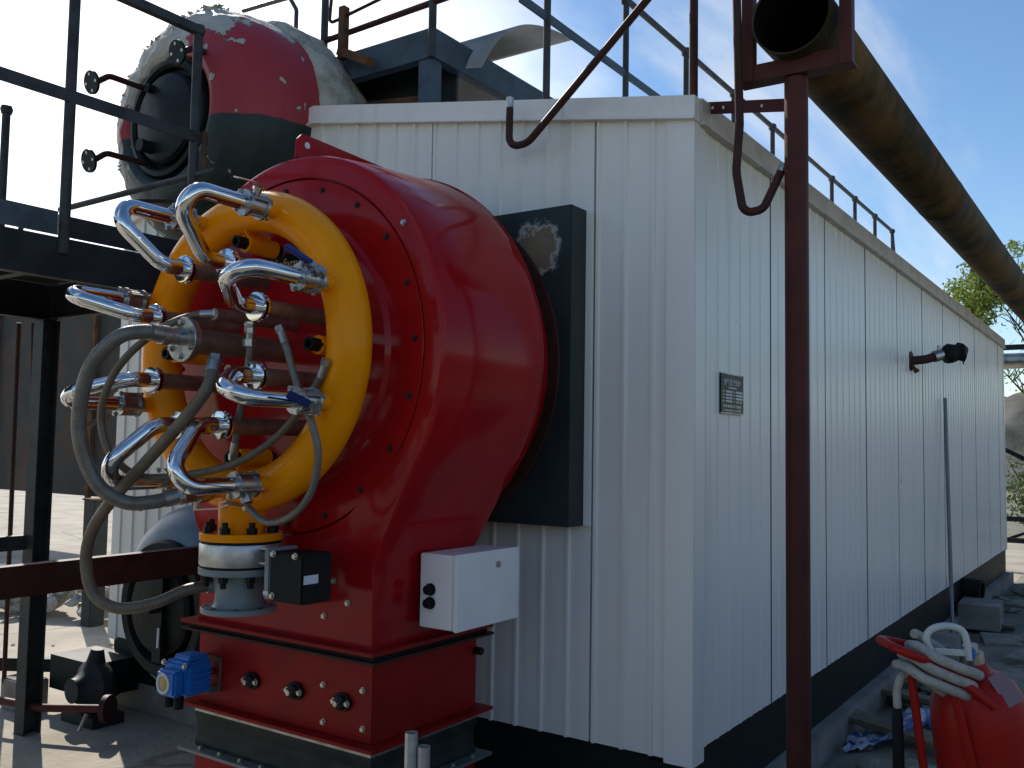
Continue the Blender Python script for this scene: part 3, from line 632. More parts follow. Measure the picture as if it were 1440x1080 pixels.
# eight looped pipes from the ring to the lances
stub = (('upper right inside of the yellow ring, blue lever', 'rightmost upper'), )
names = {22.5: 'polished looped gas pipe with blue lever valve at the upper right of the yellow ring',
 67.5: 'polished looped gas pipe at the top of the yellow ring, right of the two topmost',
 112.5: 'polished looped gas pipe, left of the two topmost on the yellow ring',
 157.5: 'polished looped gas pipe sticking out left of the yellow ring at its upper half',
 202.5: 'polished looped gas pipe left of the ring, lower half, behind the thick hose',
 247.5: 'polished looped gas pipe, left of the two lowest on the yellow ring',
 292.5: 'polished looped gas pipe at the bottom of the yellow ring, right of the two lowest',
 337.5: 'polished looped gas pipe with blue lever valve at the lower right of the yellow ring'}
RV, RL = .535, .312
for a, lab in names.items():
    e = Vector((math.cos(R_(a)), 0, math.sin(R_(a)))); tn = Vector((-e.z, 0, e.x))
    def P(r, y): return Vector((X0, y, Z0)) + e*r
    t = thing('gas_pipe', P(RV, -1.24), lab, 'gas pipe', 'polished looped gas pipes around the yellow ring')
    tube('stub', [P(RV, -1.20), P(RV, -1.285)], .030, M['yellow'], t, 20)
    j = random.uniform(-.012, .012)
    pts = fillet([P(RV, -1.372), P(RV+.006, -1.683+j), P(RL, -1.46), P(RL, -1.37)], [.068, .10], 10)
    tube('bend', pts, .0285, M['chrome'], t, 22)
    vb = MB(); vb.cyl(P(RV, -1.285), P(RV, -1.372), .036, 20); vb.cyl(P(RV, -1.286), P(RV, -1.297), .047, 24); vb.cyl(P(RV, -1.358), P(RV, -1.371), .047, 24)
    side = e if a < 180 else (e if a > 200 else e)
    vb.cyl(P(RV+.02, -1.328), P(RV+.062, -1.328), .014, 12); vb.cyl(P(RV+.055, -1.328), P(RV+.066, -1.328), .020, 6)
    val = vb.build('valve', M['steel'], t, 40)
    for q in range(4):
        an = R_(45+90*q); off = (e*math.cos(an) + tn*math.sin(an))*.043
        bb = MB(); bb.cyl(P(RV, -1.276)+off, P(RV, -1.382)+off, .0055, 8); bb.cyl(P(RV, -1.278)+off, P(RV, -1.287)+off, .010, 6); bb.cyl(P(RV, -1.371)+off, P(RV, -1.379)+off, .010, 6); bb.build('stud', M['zinc'], val)
    hb = MB(); h0 = P(RV+.068, -1.328)
    if a in (22.5, 337.5):
        dirn = (-tn if a == 22.5 else tn)*.25 + Vector((0, -1, 0))*.85 + e*.0
        if a == 22.5: dirn = Vector((-.55, -.45, .45))
        hb.bar(h0-dirn*.02, h0+dirn*.06, .022, .004, e); lv = hb.build('lever', M['zinc'], val)
        hb = MB(); hb.bar(h0+dirn*.045, h0+dirn*.17, .028, .013, e); hb.build('grip', M['bluehandle'], lv, bevel=.004)
    else:
        dirn = Vector((0, -1, 0))*.8 + tn*.35*(1 if a > 90 else -1); dirn.normalize()
        kink = h0 + dirn*.04 + e*.012
        hb.bar(h0-dirn*.02, kink, .020, .004, e); hb.bar(kink, kink+dirn*.13, .018, .005, e); hb.build('lever', M['steel'] if a != 112.5 else M['blackbolt'], val)
    cl = lathe('clamp_ring', P(RL, -1.372), (0, 1, 0), [(.034, -.006), (.050, -.004), (.052, .002), (.050, .008), (.034, .010), (.034, .014), (.050, .016), (.050, .024), (.034, .026)], M['chrome'], t, 32, 30)
    tube('lance', [P(RL, -1.365), P(RL, -.985)], .031, M['lance'], t, 20)
# centre lance
cl = thing('centre_lance', (X0, -1.2, Z0), 'central burner tube with a bolted round steel end flange', 'burner tube')
tube('tube', [(X0, -1.445, Z0+.012), (X0, -.985, Z0+.012)], .046, M['lance'], cl, 24)
ef = lathe('end_flange', (X0, -1.44, Z0+.012), AX, [(.078, -.014), (.078, 0), (.080, .001), (.080, .013), (.078, .015), (0, .015)], M['steel'], cl, 40, 30)
for k in range(6): a = R_(30+60*k); inst('bolt', bolt_small, ef, frame((X0+.060*math.cos(a), -1.455, Z0+.012+.060*math.sin(a)), AX))
lathe('hose_tail', (X0, -1.455, Z0+.02), AX, [(.030, 0), (.030, .05), (.034, .055), (.034, .085)], M['steel'], cl, 20)
tube('ignition_tube', [(-1.235, -1.37, 2.098), (-1.235, -.985, 2.098)], .022, M['lance'], cl, 16)
tube('pilot_tube', [(-1.20, -1.33, 1.90), (-1.20, -.985, 1.90)], .02, M['lance'], cl, 14)
b = MB(); b.cyl((-1.05, -1.36, 2.06), (-1.05, -1.36, 2.02), .020, 6); b.cyl((-1.06, -1.355, 2.0), (-1.06, -1.355, 1.975), .022, 6); b.build('fitting', M['zinc'], cl)
# ================================================================== hoses
def hose(pts, r, lab, ends, nm='braided_hose', mk='hose'):
    t = thing(nm, pts[-1], lab, 'hose', 'braided steel hoses at the burner front')
    sp = spline(pts, 7); tube('sleeve', sp, r, M[mk], t, 16)
    for i in ends:
        a, bq = (Vector(sp[0]), Vector(sp[4])) if i == 0 else (Vector(sp[-1]), Vector(sp[-5]))
        d = (bq-a).normalized(); b = MB(); b.cyl(a-d*.012, a+d*.05, r*1.18, 18); b.cyl(a-d*.018, a+d*.004, r*1.4, 6); b.build('ferrule', M['steel'], t, 40)
    return t
hose([(-1.3, -1.53, 2.010), (-1.305, -1.60, 2.014), (-1.333, -1.68, 1.986), (-1.414, -1.72, 1.89), (-1.47, -1.72, 1.747), (-1.48, -1.7, 1.615), (-1.454, -1.65, 1.49), (-1.406, -1.58, 1.432), (-1.361, -1.5, 1.431), (-1.333, -1.42, 1.451)], .025, 'thickest grey braided hose arching left from the centre flange down to the ring inlet', (0, 1))
hv = thing('hose_valve', (-1.35, -1.33, 1.42), 'small steel ball valve between thickest braided hose and the yellow inlet pipe', 'valve')
b = MB(); b.cyl((-1.333, -1.425, 1.451), (-1.345, -1.33, 1.460), .034, 16); b.cyl((-1.345, -1.34, 1.460), (-1.352, -1.28, 1.466), .044, 8); b.build('valve_body', M['steel'], hv, 40)
b = MB(); b.cyl((-1.352, -1.28, 1.466), (-1.335, -1.225, 1.466), .030, 16); b.build('nipple', M['yellow'], hv, 40)
b = MB(); b.cyl((-1.345, -1.33, 1.44), (-1.345, -1.33, 1.395), .011, 10); b.bar((-1.345, -1.34, 1.397), (-1.25, -1.30, 1.405), .018, .005); b.bar((-1.25, -1.30, 1.405), (-1.18, -1.29, 1.43), .016, .005); b.build('lever', M['steel'], hv)
hose([(-1.385, -1.18, 1.106), (-1.43, -1.29, 1.098), (-1.48, -1.4, 1.055), (-1.574, -1.48, 1.04), (-1.661, -1.52, 1.086), (-1.687, -1.54, 1.201), (-1.639, -1.55, 1.32), (-1.516, -1.55, 1.44), (-1.367, -1.53, 1.569), (-1.238, -1.5, 1.693), (-1.132, -1.47, 1.82), (-1.155, -1.42, 1.92)], .021, 'long brown braided hose looping low from the grey valve pipe up to the burner centre', (0, 1), mk='hose_brown')
hose([(-1.245, -1.36, 2.101), (-1.30, -1.42, 2.089), (-1.36, -1.5, 2.037), (-1.453, -1.56, 1.942), (-1.53, -1.58, 1.842), (-1.569, -1.58, 1.729), (-1.548, -1.56, 1.61), (-1.484, -1.52, 1.536), (-1.395, -1.48, 1.513), (-1.285, -1.4, 1.528), (-1.144, -1.33, 1.568), (-1.009, -1.29, 1.645), (-0.904, -1.26, 1.749), (-0.822, -1.25, 1.858), (-0.791, -1.25, 1.913)], .0135, 'thin braided hose winding from the upper centre tube round the left and across the ring', (0, 1), mk='hose_brown')
hose([(-0.962, -1.3, 2.029), (-0.927, -1.3, 1.963), (-0.898, -1.29, 1.87), (-0.845, -1.29, 1.772), (-0.812, -1.28, 1.7), (-0.795, -1.27, 1.617), (-0.815, -1.26, 1.521), (-0.863, -1.26, 1.44), (-0.951, -1.26, 1.382), (-1.048, -1.27, 1.369), (-1.116, -1.29, 1.419), (-1.129, -1.3, 1.456)], .013, 'thin braided hose hanging in a loop over the lower right of the yellow ring', (0, 1))
hose([(-1.05, -1.36, 2.037), (-1.072, -1.34, 1.946), (-1.113, -1.32, 1.836), (-1.166, -1.3, 1.724), (-1.211, -1.28, 1.597)], .0135, 'short thin braided hose hanging straight down inside the yellow ring', (0, 1))
# ================================================================== butterfly valve and grey pipe
bv = thing('butterfly_valve', (X0, YR, 1.165), 'silver wafer valve with a black box actuator under the yellow inlet flange', 'valve')
lathe('upper_gasket', (X0, YR, 1.272), (0, 0, 1), [(.146, 0), (.146, .0095)], M['rubber'], bv, 40)
lathe('valve_body', (X0, YR, 1.192), (0, 0, 1), [(.147, 0), (.1495, .004), (.1495, .074), (.147, .0795)], M['alu'], bv, 48)
lathe('lower_gasket', (X0, YR, 1.184), (0, 0, 1), [(.146, 0), (.146, .0075)], M['rubber'], bv, 40)
sh = MB(); sh.cyl((X0+.14, YR, 1.235), (-1.085, YR, 1.235), .014, 12); sh.span((X0+.145, YR-.035, 1.205), (-1.085, YR+.035, 1.212)); sh.span((X0+.145, YR-.035, 1.258), (-1.085, YR+.035, 1.265)); sh.build('mounting_bracket', M['alu'], bv)
b = MB(); b.span((-1.085, YR-.075, 1.095), (-1.055, YR+.06, 1.272)); ab = b.build('gear_case', M['greyvalve'], bv, bevel=.005)
b = MB(); b.span((-1.054, YR-.078, 1.09), (-.885, YR+.065, 1.262)); ac = b.build('actuator_case', M['rubber'], bv, bevel=.007)
b = MB(); b.span((-.8846, YR-.072, 1.16), (-.8838, YR-.005, 1.19)); b.build('sticker', M['label'], ac)
b = MB(); b.span((-1.083, YR-.0765, 1.108), (-1.057, YR-.0755, 1.122)); b.build('sticker', M['label'], ab)
for x, z in ((-1.03, 1.255), (-.92, 1.255), (-1.03, 1.11)): inst('bolt', bolt_small, ac, frame((x, YR-.078, z), AX))
gp = thing('grey_gas_pipe', (X0, YR, 1.02), 'grey blue painted flanged pipe piece hanging below the silver wafer valve', 'pipe')
lathe('pipe', (X0, YR, 1.037), (0, 0, 1), [(.098, 0), (.090, .012), (.088, .05), (.094, .10), (.104, .126)], M['greyvalve'], gp, 40)
uf = lathe('upper_flange', (X0, YR, 1.158), (0, 0, 1), [(.10, 0), (.149, .001), (.150, .003), (.150, .023), (.148, .025)], M['greyvalve'], gp, 48)
for k in range(8): a = R_(22.5+45*k); inst('stud_nut', nut_me, uf, Matrix.Translation((X0+.124*math.cos(a), YR+.124*math.sin(a), 1.158)) @ Matrix.Rotation(math.pi, 4, 'X'))
lf = lathe('lower_flange', (X0, YR, 1.018), (0, 0, 1), [(.136, 0), (.138, .002), (.138, .018), (.136, .02), (.09, .021)], M['greyvalve'], gp, 48)
for k in range(8): a = R_(45*k); b = MB(); b.cyl((X0+.115*math.cos(a), YR+.115*math.sin(a), 1.0385), (X0+.115*math.cos(a), YR+.115*math.sin(a), 1.0395), .010, 12); b.build('bolt_hole', M['blackbolt'], lf)
b = MB(); b.cyl((X0-.07, YR-.005, 1.106), (X0-.10, YR-.03, 1.106), .02, 12); b.build('side_nozzle', M['greyvalve'], gp, 40)
# ================================================================== steam drum, upper left
TX, TZ, TR = -2.92, 3.43, .69
td = thing('steam_drum', (TX, -.2, TZ-TR), 'lagged boiler drum end, red over dark green, paint peeling to white plaster', 'boiler drum')
prof = [(TR, -.12), (TR, .02), (TR*.995, .08), (TR*.97, .16), (TR*.92, .235), (TR*.84, .30), (TR*.74, .345), (TR*.64, .375), (.40, .385), (.37, .375), (.35, .36), (.34, .30)]
pr2 = []
for i in range(len(prof)-1):
    for k in range(5): t = k/5; pr2.append((prof[i][0]*(1-t)+prof[i+1][0]*t, prof[i][1]*(1-t)+prof[i+1][1]*t))
pr2.append(prof[-1])
v, f = lathe_vf((TX, -.06, TZ), AX, pr2, 120)
nv = []
for p in v:
    d = Vector((p.x-TX, 0, p.z-TZ)); 
    if d.length > .01: d.normalize()
    left = max(0, -(d.x)*.7+d.z*.7)
    nv.append(p + (d+Vector((0, -.4, 0)))*(.016*noise.noise(p*2.2) + (.004+.022*left)*noise.noise(p*11) + .012*left*noise.noise(p*26)))
emit('lagging', nv, f, M['lagging'], td, True, autosm=60)
v, f = lathe_vf((TX, .10, TZ), AX, [(TR-.10, -.6), (TR-.02, -.35), (TR+.03, -.2), (TR+.035, -.02), (TR+.03, .03), (TR-.02, .055)], 90)
v = [p + Vector((p.x-TX, 0, p.z-TZ)).normalized()*(.030*noise.noise(p*6)+.02*noise.noise(p*17)) for p in v]
emit('wool_blanket', v, f, M['wool'], td, True)
# manhole
mh = lathe('manhole_ring', (TX-.005, -.37, TZ-.01), AX, [(.335, 0), (.335, .05), (.325, .07), (.30, .075), (.285, .06), (.28, .02), (0, .015)], M['manhole'], td, 64, 30)
lathe('manhole_cover', (TX-.005, -.40, TZ-.01), AX, [(.255, 0), (.255, .03), (.24, .05), (.12, .075), (0, .08)], M['manhole'], mh, 56, 30)
b = MB(); b.cyl((TX-.10, -.45, TZ-.17), (TX-.10, -.53, TZ-.17), .035, 16); b.build('clamp_stud', M['manhole'], mh, 40); b = MB(); b.cyl((TX-.10, -.45, TZ+.16), (TX-.10, -.50, TZ+.16), .025, 12); b.build('clamp_stud', M['manhole'], mh, 40)
# ragged insulation flakes, too many to count
random.seed(11); mb = MB()
for k in range(520):
    a = R_(random.uniform(80, 205)); yy = random.uniform(-.40, .05)
    base = TR if yy > -.14 else TR*math.sqrt(max(.12, 1-((-.14-yy)/.31)**2*.80))
    c = Vector((TX+base*math.cos(a), yy, TZ+base*math.sin(a)))
    if noise.noise(c*3.1) < -.05: continue
    s = random.uniform(.010, .040); u = Vector([random.uniform(-1, 1) for _ in range(3)]).normalized(); w = u.orthogonal().normalized()*random.uniform(.4, 1)
    d = Vector((math.cos(a), -.3, math.sin(a)))*random.uniform(0, .025); c += d
    mb.add([c-u*s, c+w*s, c+u*s*random.uniform(.5, 1.3), c-w*s*.6, c+u.cross(w)*s*.7], [(0, 1, 4), (1, 2, 4), (2, 3, 4), (3, 0, 4), (0, 3, 2, 1)])
fo = mb.build('torn_insulation', M['wool'], td); fo['kind'] = 'stuff'
# nozzles with blank flanges in front of the drum
def nozzle(x, z, y0, y1, drop, lab, side=0):
    t = thing('gauge_nozzle', (x, y0, z), lab, 'pipe nozzle', 'flanged gauge nozzles on the drum end')
    tube('pipe', fillet([(x, y0, z), (x, y1+.09, z-.003), (x, y1+.02, z-drop)], .06, 6) + [(x, y1, z-drop-.01)], .0165, M['oxide_dark'], t, 14)
    d = Vector((0, -1, -.25)).normalized(); c = Vector((x, y1, z-drop-.01))
    fl_ = MB(); fl_.cyl(c, c+d*.014, .062, 28); fo_ = fl_.build('flange', M['manhole'], t, 40)
    u = d.orthogonal().normalized(); w = d.cross(u)
    for k in range(4): 
        a = R_(45+90*k); q = c + (u*math.cos(a)+w*math.sin(a))*.043 + d*.0145; bb = MB(); bb.cyl(q, q+d*.001, .0085, 10); bb.build('bolt_hole', M['label'], fo_)
nozzle(-3.10, 3.615, -.40, -.765, .06, 'upper of two black flanged pipe nozzles jutting left from the drum end')
nozzle(-3.10, 3.190, -.38, -.760, .06, 'lower of two black flanged pipe nozzles jutting left from the drum end')
nozzle(-2.60, 3.715, -.34, -.60, .05, 'short flanged nozzle on the drum above the manhole behind the rail post')
# ================================================================== lower drum
ld = thing('mud_drum', (TX, -.2, .2), 'lower blue grey boiler drum end with black manhole, behind the burner inlet pipe', 'boiler drum')
LZ = .76
lathe('drum_end', (TX+.02, -.01, LZ), AX, [(.53, 0), (.53, .10), (.515, .18), (.47, .25), (.40, .30), (.34, .315), (.33, .25)], M['drumblue'], ld, 80, 40)
mh = lathe('manhole_ring', (TX+.02, -.315, LZ-.02), AX, [(.365, 0), (.365, .04), (.35, .055), (.30, .055), (.285, .03), (.28, 0), (0, 0)], M['manhole'], ld, 60, 30)
lathe('manhole_cover', (TX+.02, -.335, LZ-.02), AX, [(.25, 0), (.25, .03), (.23, .05), (.10, .075), (0, .08)], M['manhole'], mh, 50, 30)
b = MB(); b.bar((TX+.10, -.42, LZ+.28), (TX+.10, -.42, LZ-.28), .07, .035, (0, 1, 0)); b.cyl((TX+.10, -.40, LZ), (TX+.10, -.50, LZ), .025, 10); b.build('clamp_bar', M['manhole'], mh)
tube('gasket_wire', [(TX+.12, -.44, LZ-.10), (TX+.125, -.445, LZ-.20)], .007, M['label'], mh, 8)
# ================================================================== left access platform
PX0, PX1, PY0, PY1 = -3.72, -2.42, -3.4, -.58
plat = thing('access_platform', (-3.07, -1.6, 0), 'dark grey steel access platform with handrails at the left edge', 'platform')
def chan(b, a, c, h, t=.008, fl=.05, sd=(1, 0, 0)):
    a, c = Vector(a), Vector(c); s = Vector(sd)
    b.bar(a, c, t, h); b.bar(a+s*fl/2+Vector((0, 0, h/2-t/2)), c+s*fl/2+Vector((0, 0, h/2-t/2)), fl, t); b.bar(a+s*fl/2-Vector((0, 0, h/2-t/2)), c+s*fl/2-Vector((0, 0, h/2-t/2)), fl, t)
b = MB(); chan(b, (PX1, PY0, 2.435), (PX1, PY1, 2.435), .175, sd=(-1, 0, 0)); b.build('side_beam', M['dark'], plat)
b = MB(); chan(b, (PX0, PY0, 2.42), (PX0, PY1, 2.42), .20, sd=(1, 0, 0)); b.build('side_beam', M['dark'], plat)
b = MB(); chan(b, (PX0+.01, PY1, 2.42), (PX1-.01, PY1, 2.42), .19, sd=(0, -1, 0)); b.build('end_beam', M['dark'], plat)
for yy in (-1.3, -2.0, -2.7): 
    b = MB(); chan(b, (PX0+.01, yy, 2.44), (PX1-.01, yy, 2.44), .12, sd=(0, -1, 0)); b.build('joist', M['dark'], plat)
b = MB(); b.span((PX0+.01, PY0, 2.524), (PX1-.01, PY1-.01, 2.530)); b.build('deck_plate', M['dark'], plat)
b = MB(); b.span((PX1-.003, PY0, 2.536), (PX1+.004, -1.30, 2.640)); b.build('kick_plate', M['bluegrey'], plat)
b = MB(); b.span((PX1-.003, -1.296, 2.534), (PX1+.004, PY1, 2.628)); b.build('kick_plate', M['dark'], plat)
for yy in (-1.275, -.625, -2.1):
    b = MB(); b.cyl((PX1+.012, yy, 2.455), (PX1+.012, yy, 3.72), .024, 14); b.build('rail_post', M['railgrey'], plat, 40)
b = MB(); b.cyl((PX0, -.90, 2.52), (PX0, -.90, 3.47), .022, 12); b.lathe((PX0, -.90, 3.44), (0, 0, 1), [(0, 0), (.028, .012), (.034, .035), (.028, .055), (0, .068)], 12); b.build('rail_post', M['railgrey'], plat, 40)
b = MB(); b.bar((PX1+.012, PY0, 3.715), (PX1+.012, -.63, 3.715), .042, .042); b.lathe((PX1+.012, -.625, 3.68), (0, 0, 1), [(.0, 0), (.03, .012), (.036, .035), (.03, .058), (0, .07)], 14); b.build('top_rail', M['railgrey'], plat)
b = MB(); b.bar((PX1+.03, PY0, 3.142), (PX1+.03, -.56, 3.162), .012, .055); b.build('middle_rail', M['railgrey'], plat)
b = MB(); b.cyl((-3.62, -.62, 2.955), (-2.23, -.62, 2.972), .017, 12); b.build('cross_rail', M['railgrey'], plat, 40)
b = MB(); b.cyl((-2.36, -.60, 2.96), (-2.36, -.60, 3.19), .012, 10); b.build('rail_stub', M['rust'], plat, 40)
for q in ((-3.70, -.62), (-3.70, -1.9)):
    b = MB(); x, y = q; b.span((x-.05, y-.05, 0), (x+.05, y-.042, 2.32)); b.span((x-.05, y+.042, 0), (x+.05, y+.05, 2.32)); b.span((x-.004, y-.042, 0), (x+.004, y+.042, 2.32)); b.build('column', M['dark'], plat)
b = MB(); b.span((PX0-.02, -3.4, 1.02), (PX0+.03, -.68, 1.10)); b.build('cross_brace', M['dark'], plat)
b = MB(); b.cyl((-3.42, -.95, 2.52), (-3.40, -.95, 2.83), .014, 10); b.build('conduit', M['oxide_dark'], plat, 40)
for (a, c) in (((-4.05, -.60, 2.33), (-4.30, -.45, .15)), ((-3.98, -.55, 2.33), (-4.05, -.42, .05))):
    b = MB(); b.cyl(a, c, .014, 10); b.build('hanging_rod', M['oxide_dark'], plat, 40)
sb = thing('stringer_beam', (-2.42, -1.4, .95), 'dark brown steel channel beam crossing low at left, its top edge sunlit', 'beam')
b = MB(); b.bar((-2.42, -3.3, 1.03), (-2.42, -.02, 1.05), .008, .125); b.bar((-2.45, -3.3, 1.094), (-2.45, -.02, 1.114), .06, .007); b.bar((-2.45, -3.3, .968), (-2.45, -.02, .988), .06, .007); b.build('channel', M['oxide_dark'], sb)
# ================================================================== bin behind the platform
bn = thing('steel_screen', (-10, 4.5, 0), 'dark rust streaked steel sheet screen on posts behind the left platform', 'screen')
for k in range(5):
    x = -14.6 + 1.5*k; b = MB(); b.span((x, 4.5, .78), (x+1.49, 4.506, 3.9)); b.build('screen_sheet', M['screen'] if k < 4 else M['oxide_dark'], bn)
for x in (-14.5, -11.6, -8.6, -7.15): b = MB(); b.span((x-.04, 4.44, 0), (x+.04, 4.499, 3.95)); b.build('post', M['rust'], bn)
for z in (.85, 2.3): b = MB(); b.span((-14.6, 4.507, z-.03), (-7.1, 4.54, z+.03)); b.build('girt', M['dark'], bn)
sp2 = thing('short_steel_post', (-6.22, 1.30, 0), 'short dark steel post standing on the yard behind the left platform', 'post')
b = MB(); b.span((-6.29, 1.23, 0), (-6.15, 1.37, 1.10)); b.build('shaft', M['dark'], sp2, bevel=.006)
b = MB(); b.span((-6.31, 1.21, 1.10), (-6.13, 1.39, 1.115)); b.build('cap_plate', M['rust'], sp2)
# ================================================================== left ground clutter
bp = thing('bent_pipe', (-3.6, -.55, .15), 'red brown bent pipe ending in a flange low at the left', 'pipe')
tube('pipe', fillet([(-4.6, -.86, .175), (-3.60, -.60, .150), (-3.30, -.455, .165), (-3.26, -.43, .166)], .15, 6), .022, M['oxide'], bp, 16)
b = MB(); b.cyl((-3.262, -.432, .166), (-3.235, -.418, .167), .075, 24); b.build('flange', M['oxide_dark'], bp, 40)
an = thing('angle_rail', (-4.3, -.2, 0), 'dark steel angle lying on two blocks beside the boiler plinth', 'angle bar')
b = MB(); b.bar((-6.0, -1.25, .20), (-3.93, -.12, .24), .008, .08); b.bar((-6.0, -1.21, .235), (-3.93, -.09, .275), .07, .008); b.build('angle', M['skirt'], an)
b = MB(); b.span((-4.32, -.46, 0), (-4.06, -.30, .185)); b.build('block', M['concrete'], an, bevel=.008)
b = MB(); b.span((-5.8, -1.2, 0), (-5.5, -1.0, .16)); b.build('block', M['concrete'], an, bevel=.008)
pu = thing('feed_pump', (-3.62, -.30, 0), 'dirty cast iron pump standing behind the left platform column', 'pump')
lathe('casing', (-3.62, -.20, .20), AX, [(.06, 0), (.13, .02), (.155, .06), (.15, .11), (.10, .14), (.07, .20), (.07, .22)], M['dark'], pu, 26)
b = MB(); b.cyl((-3.62, -.28, .28), (-3.60, -.28, .42), .07, 14, .035); b.build('outlet', M['dark'], pu, 40)
b = MB(); b.span((-3.78, -.38, 0), (-3.46, -.18, .06)); b.build('foot', M['dark'], pu)
lathe('motor', (-3.60, -.18, .20), (-.9, .4, 0), [(.09, .05), (.10, .06), (.10, .28), (.08, .31), (0, .32)], M['manhole'], pu, 20)
b = MB(); b.cyl((-3.45, -.42, .10), (-3.44, -.47, .02), .012, 8); b.build('drain_cock', M['zinc'], pu)
# rubble: plaster lumps at the left
def lump(seed, s):
    bm = bmesh.new(); bmesh.ops.create_icosphere(bm, subdivisions=2, radius=1)
    for vv in bm.verts:
        p = vv.co.copy(); vv.co *= .75 + .45*noise.noise(p*1.3 + Vector((seed*7.1, 0, 0))) + .15*noise.noise(p*3.7 + Vector((0, seed*3.3, 0)))
        vv.co.z *= .62
    me = bpy.data.meshes.new('lump'); bm.to_mesh(me); bm.free(); return me
lumps = [lump(i, 1) for i in range(6)]
for m_ in lumps: m_.materials.append(M['plaster'])
random.seed(5)
for k in range(64):
    o = bpy.data.objects.new('plaster_lump', lumps[k % 6]); C.objects.link(o)
    t = random.random(); s = random.uniform(.07, .20); x = -8.3 + 2.0*t + random.uniform(-.25, .25); y = .95 + .85*t + random.uniform(-.35, .35)
    o.location = (x, y, s*.30 + .40*max(0, 1-abs(y-.95-.85*t)/.5)*random.random()); o.scale = (s, s*random.uniform(.7, 1.2), s*random.uniform(.7, 1.1)); o.rotation_euler = (random.uniform(-.4, .4), random.uniform(-.4, .4), random.uniform(0, 6))
    tag(o, 'grey white lump of broken plaster in the rubble heap at left', 'rubble', 'plaster rubble heap')
# small litter on the yard
for k in range(26):
    o = bpy.data.objects.new('pebble', lumps[k % 6]); C.objects.link(o); s = random.uniform(.008, .03)
    o.location = (random.uniform(-4.6, -2.2), random.uniform(-1.6, 0.0) if k < 18 else random.uniform(.3, 1.2), s*.3); 
    if o.location.y > 0: o.location.x = random.uniform(-6, -4.3)
    o.scale = (s, s*1.3, s); o.rotation_euler[2] = random.uniform(0, 6)
    tag(o, 'tiny pale pebble on the concrete yard at left', 'pebble', 'pebbles on the yard')
# twin grey tubes at the very front
tp = thing('twin_tube_post', (-.39, -1.2, 0), 'pair of short pale aluminium tubes standing in front of the damper box', 'post')
for dx, h in ((0, .755), (.036, .715)):
    v, f = lathe_vf((-.40+dx, -1.22+dx*.5, 0), (0, 0, 1), [(.020, 0), (.020, h), (.016, h), (.016, h-.1), (0, h-.1)], 20); emit('tube', v, f, M['alu'], tp, True, autosm=40)
# ================================================================== roof platform
rp = thing('roof_platform', (-2.3, 1.0, 3.45), 'blue grey steel channel platform frame on the roof behind the gable', 'platform')
b = MB(); chan(b, (-2.75, .35, 3.85), (-1.70, .35, 3.85), .165, sd=(0, 1, 0), fl=.06); b.build('front_beam', M['bluegrey'], rp)
b = MB(); chan(b, (-1.68, .345, 3.85), (-1.68, 2.6, 3.85), .165, sd=(-1, 0, 0), fl=.06); b.build('side_beam', M['bluegrey'], rp)
b = MB(); chan(b, (-2.70, .42, 3.85), (-2.70, 2.6, 3.85), .165, sd=(1, 0, 0), fl=.06); b.build('side_beam', M['bluegrey'], rp)
b = MB(); b.span((-2.68, .37, 3.934), (-1.70, 2.6, 3.940)); b.build('deck_plate', M['dark'], rp)
for x in (-1.74, -2.66):
    for y in (.40, 1.9): b = MB(); b.span((x-.045, y-.045, zt(x)-.02), (x+.045, y+.045, 3.77)); b.build('stub_column', M['bluegrey'], rp)
b = MB(); b.bar((-2.55, .50, 3.68), (-1.85, .50, 3.60), .05, .05); b.build('rusty_angle', M['rust'], rp)
b = MB(); b.bar((-3.35, .62, 3.665), (-1.72, .62, 3.665), .02, .53); b.build('shade_backing', M['dark'], rp)  # dark sheet put in as the shade under the deck, hiding sky behind
for x, y in ((-2.52, .34), (-1.68, .34)): b = MB(); b.cyl((x, y, 3.76), (x, y, 4.85), .022, 12); b.build('rail_post', M['railgrey'], rp, 40)
b = MB(); b.cyl((-2.52, .34, 4.05), (-1.20, .34, 4.08), .018, 10); b.build('middle_rail', M['oxide_dark'], rp, 40)
b = MB(); b.cyl((-2.52, .34, 4.80), (-1.68, .34, 4.80), .020, 10); b.build('top_rail', M['railgrey'], rp, 40)
b = MB(); b.bar((-2.32, .30, 3.88), (-2.32, .30, 4.19), .045, .045); b.bar((-2.34, .30, 3.93), (-2.06, .26, 3.79), .05, .05); b.build('rusty_bracket', M['rust'], rp)
tube('bent_rod', fillet([(-2.42, .30, 4.35), (-2.44, .30, 4.12), (-2.0, .30, 4.17), (-1.95, .30, 4.18)], .03, 5), .010, M['oxide_dark'], rp, 8)
b = MB(); b.cyl((-2.62, .42, 4.00), (-2.95, .42, 4.02), .02, 10); b.build('side_rail', M['railgrey'], rp, 40)
# rail along the roof
rr = thing('roof_handrail', (-.94, 4.0, 3.25), 'long dark tube handrail running along the boiler house roof', 'handrail')
for y in [.35+.85*k for k in range(10)] : b = MB(); b.cyl((-.94, y, 3.2), (-.94, y, 4.245), .019, 10); b.lathe((-.94, y, 4.21), (0, 0, 1), [(0, 0), (.028, .012), (.033, .034), (.028, .055), (0, .068)], 10); b.build('post', M['railgrey'], rr, 40)
b = MB(); b.cyl((-.94, -.0+.2, 4.245), (-.94, 8.0, 4.245), .019, 10); b.build('top_rail', M['railgrey'], rr, 40)
b = MB(); b.bar((-.94, .1, 3.80), (-.94, 8.0, 3.80), .012, .045); b.build('middle_rail', M['bluegrey'], rr)
b = MB(); b.cyl((-.94, 8.0, 4.245), (-.94, 8.35, 3.2), .017, 10); b.build('end_brace', M['railgrey'], rr, 40)
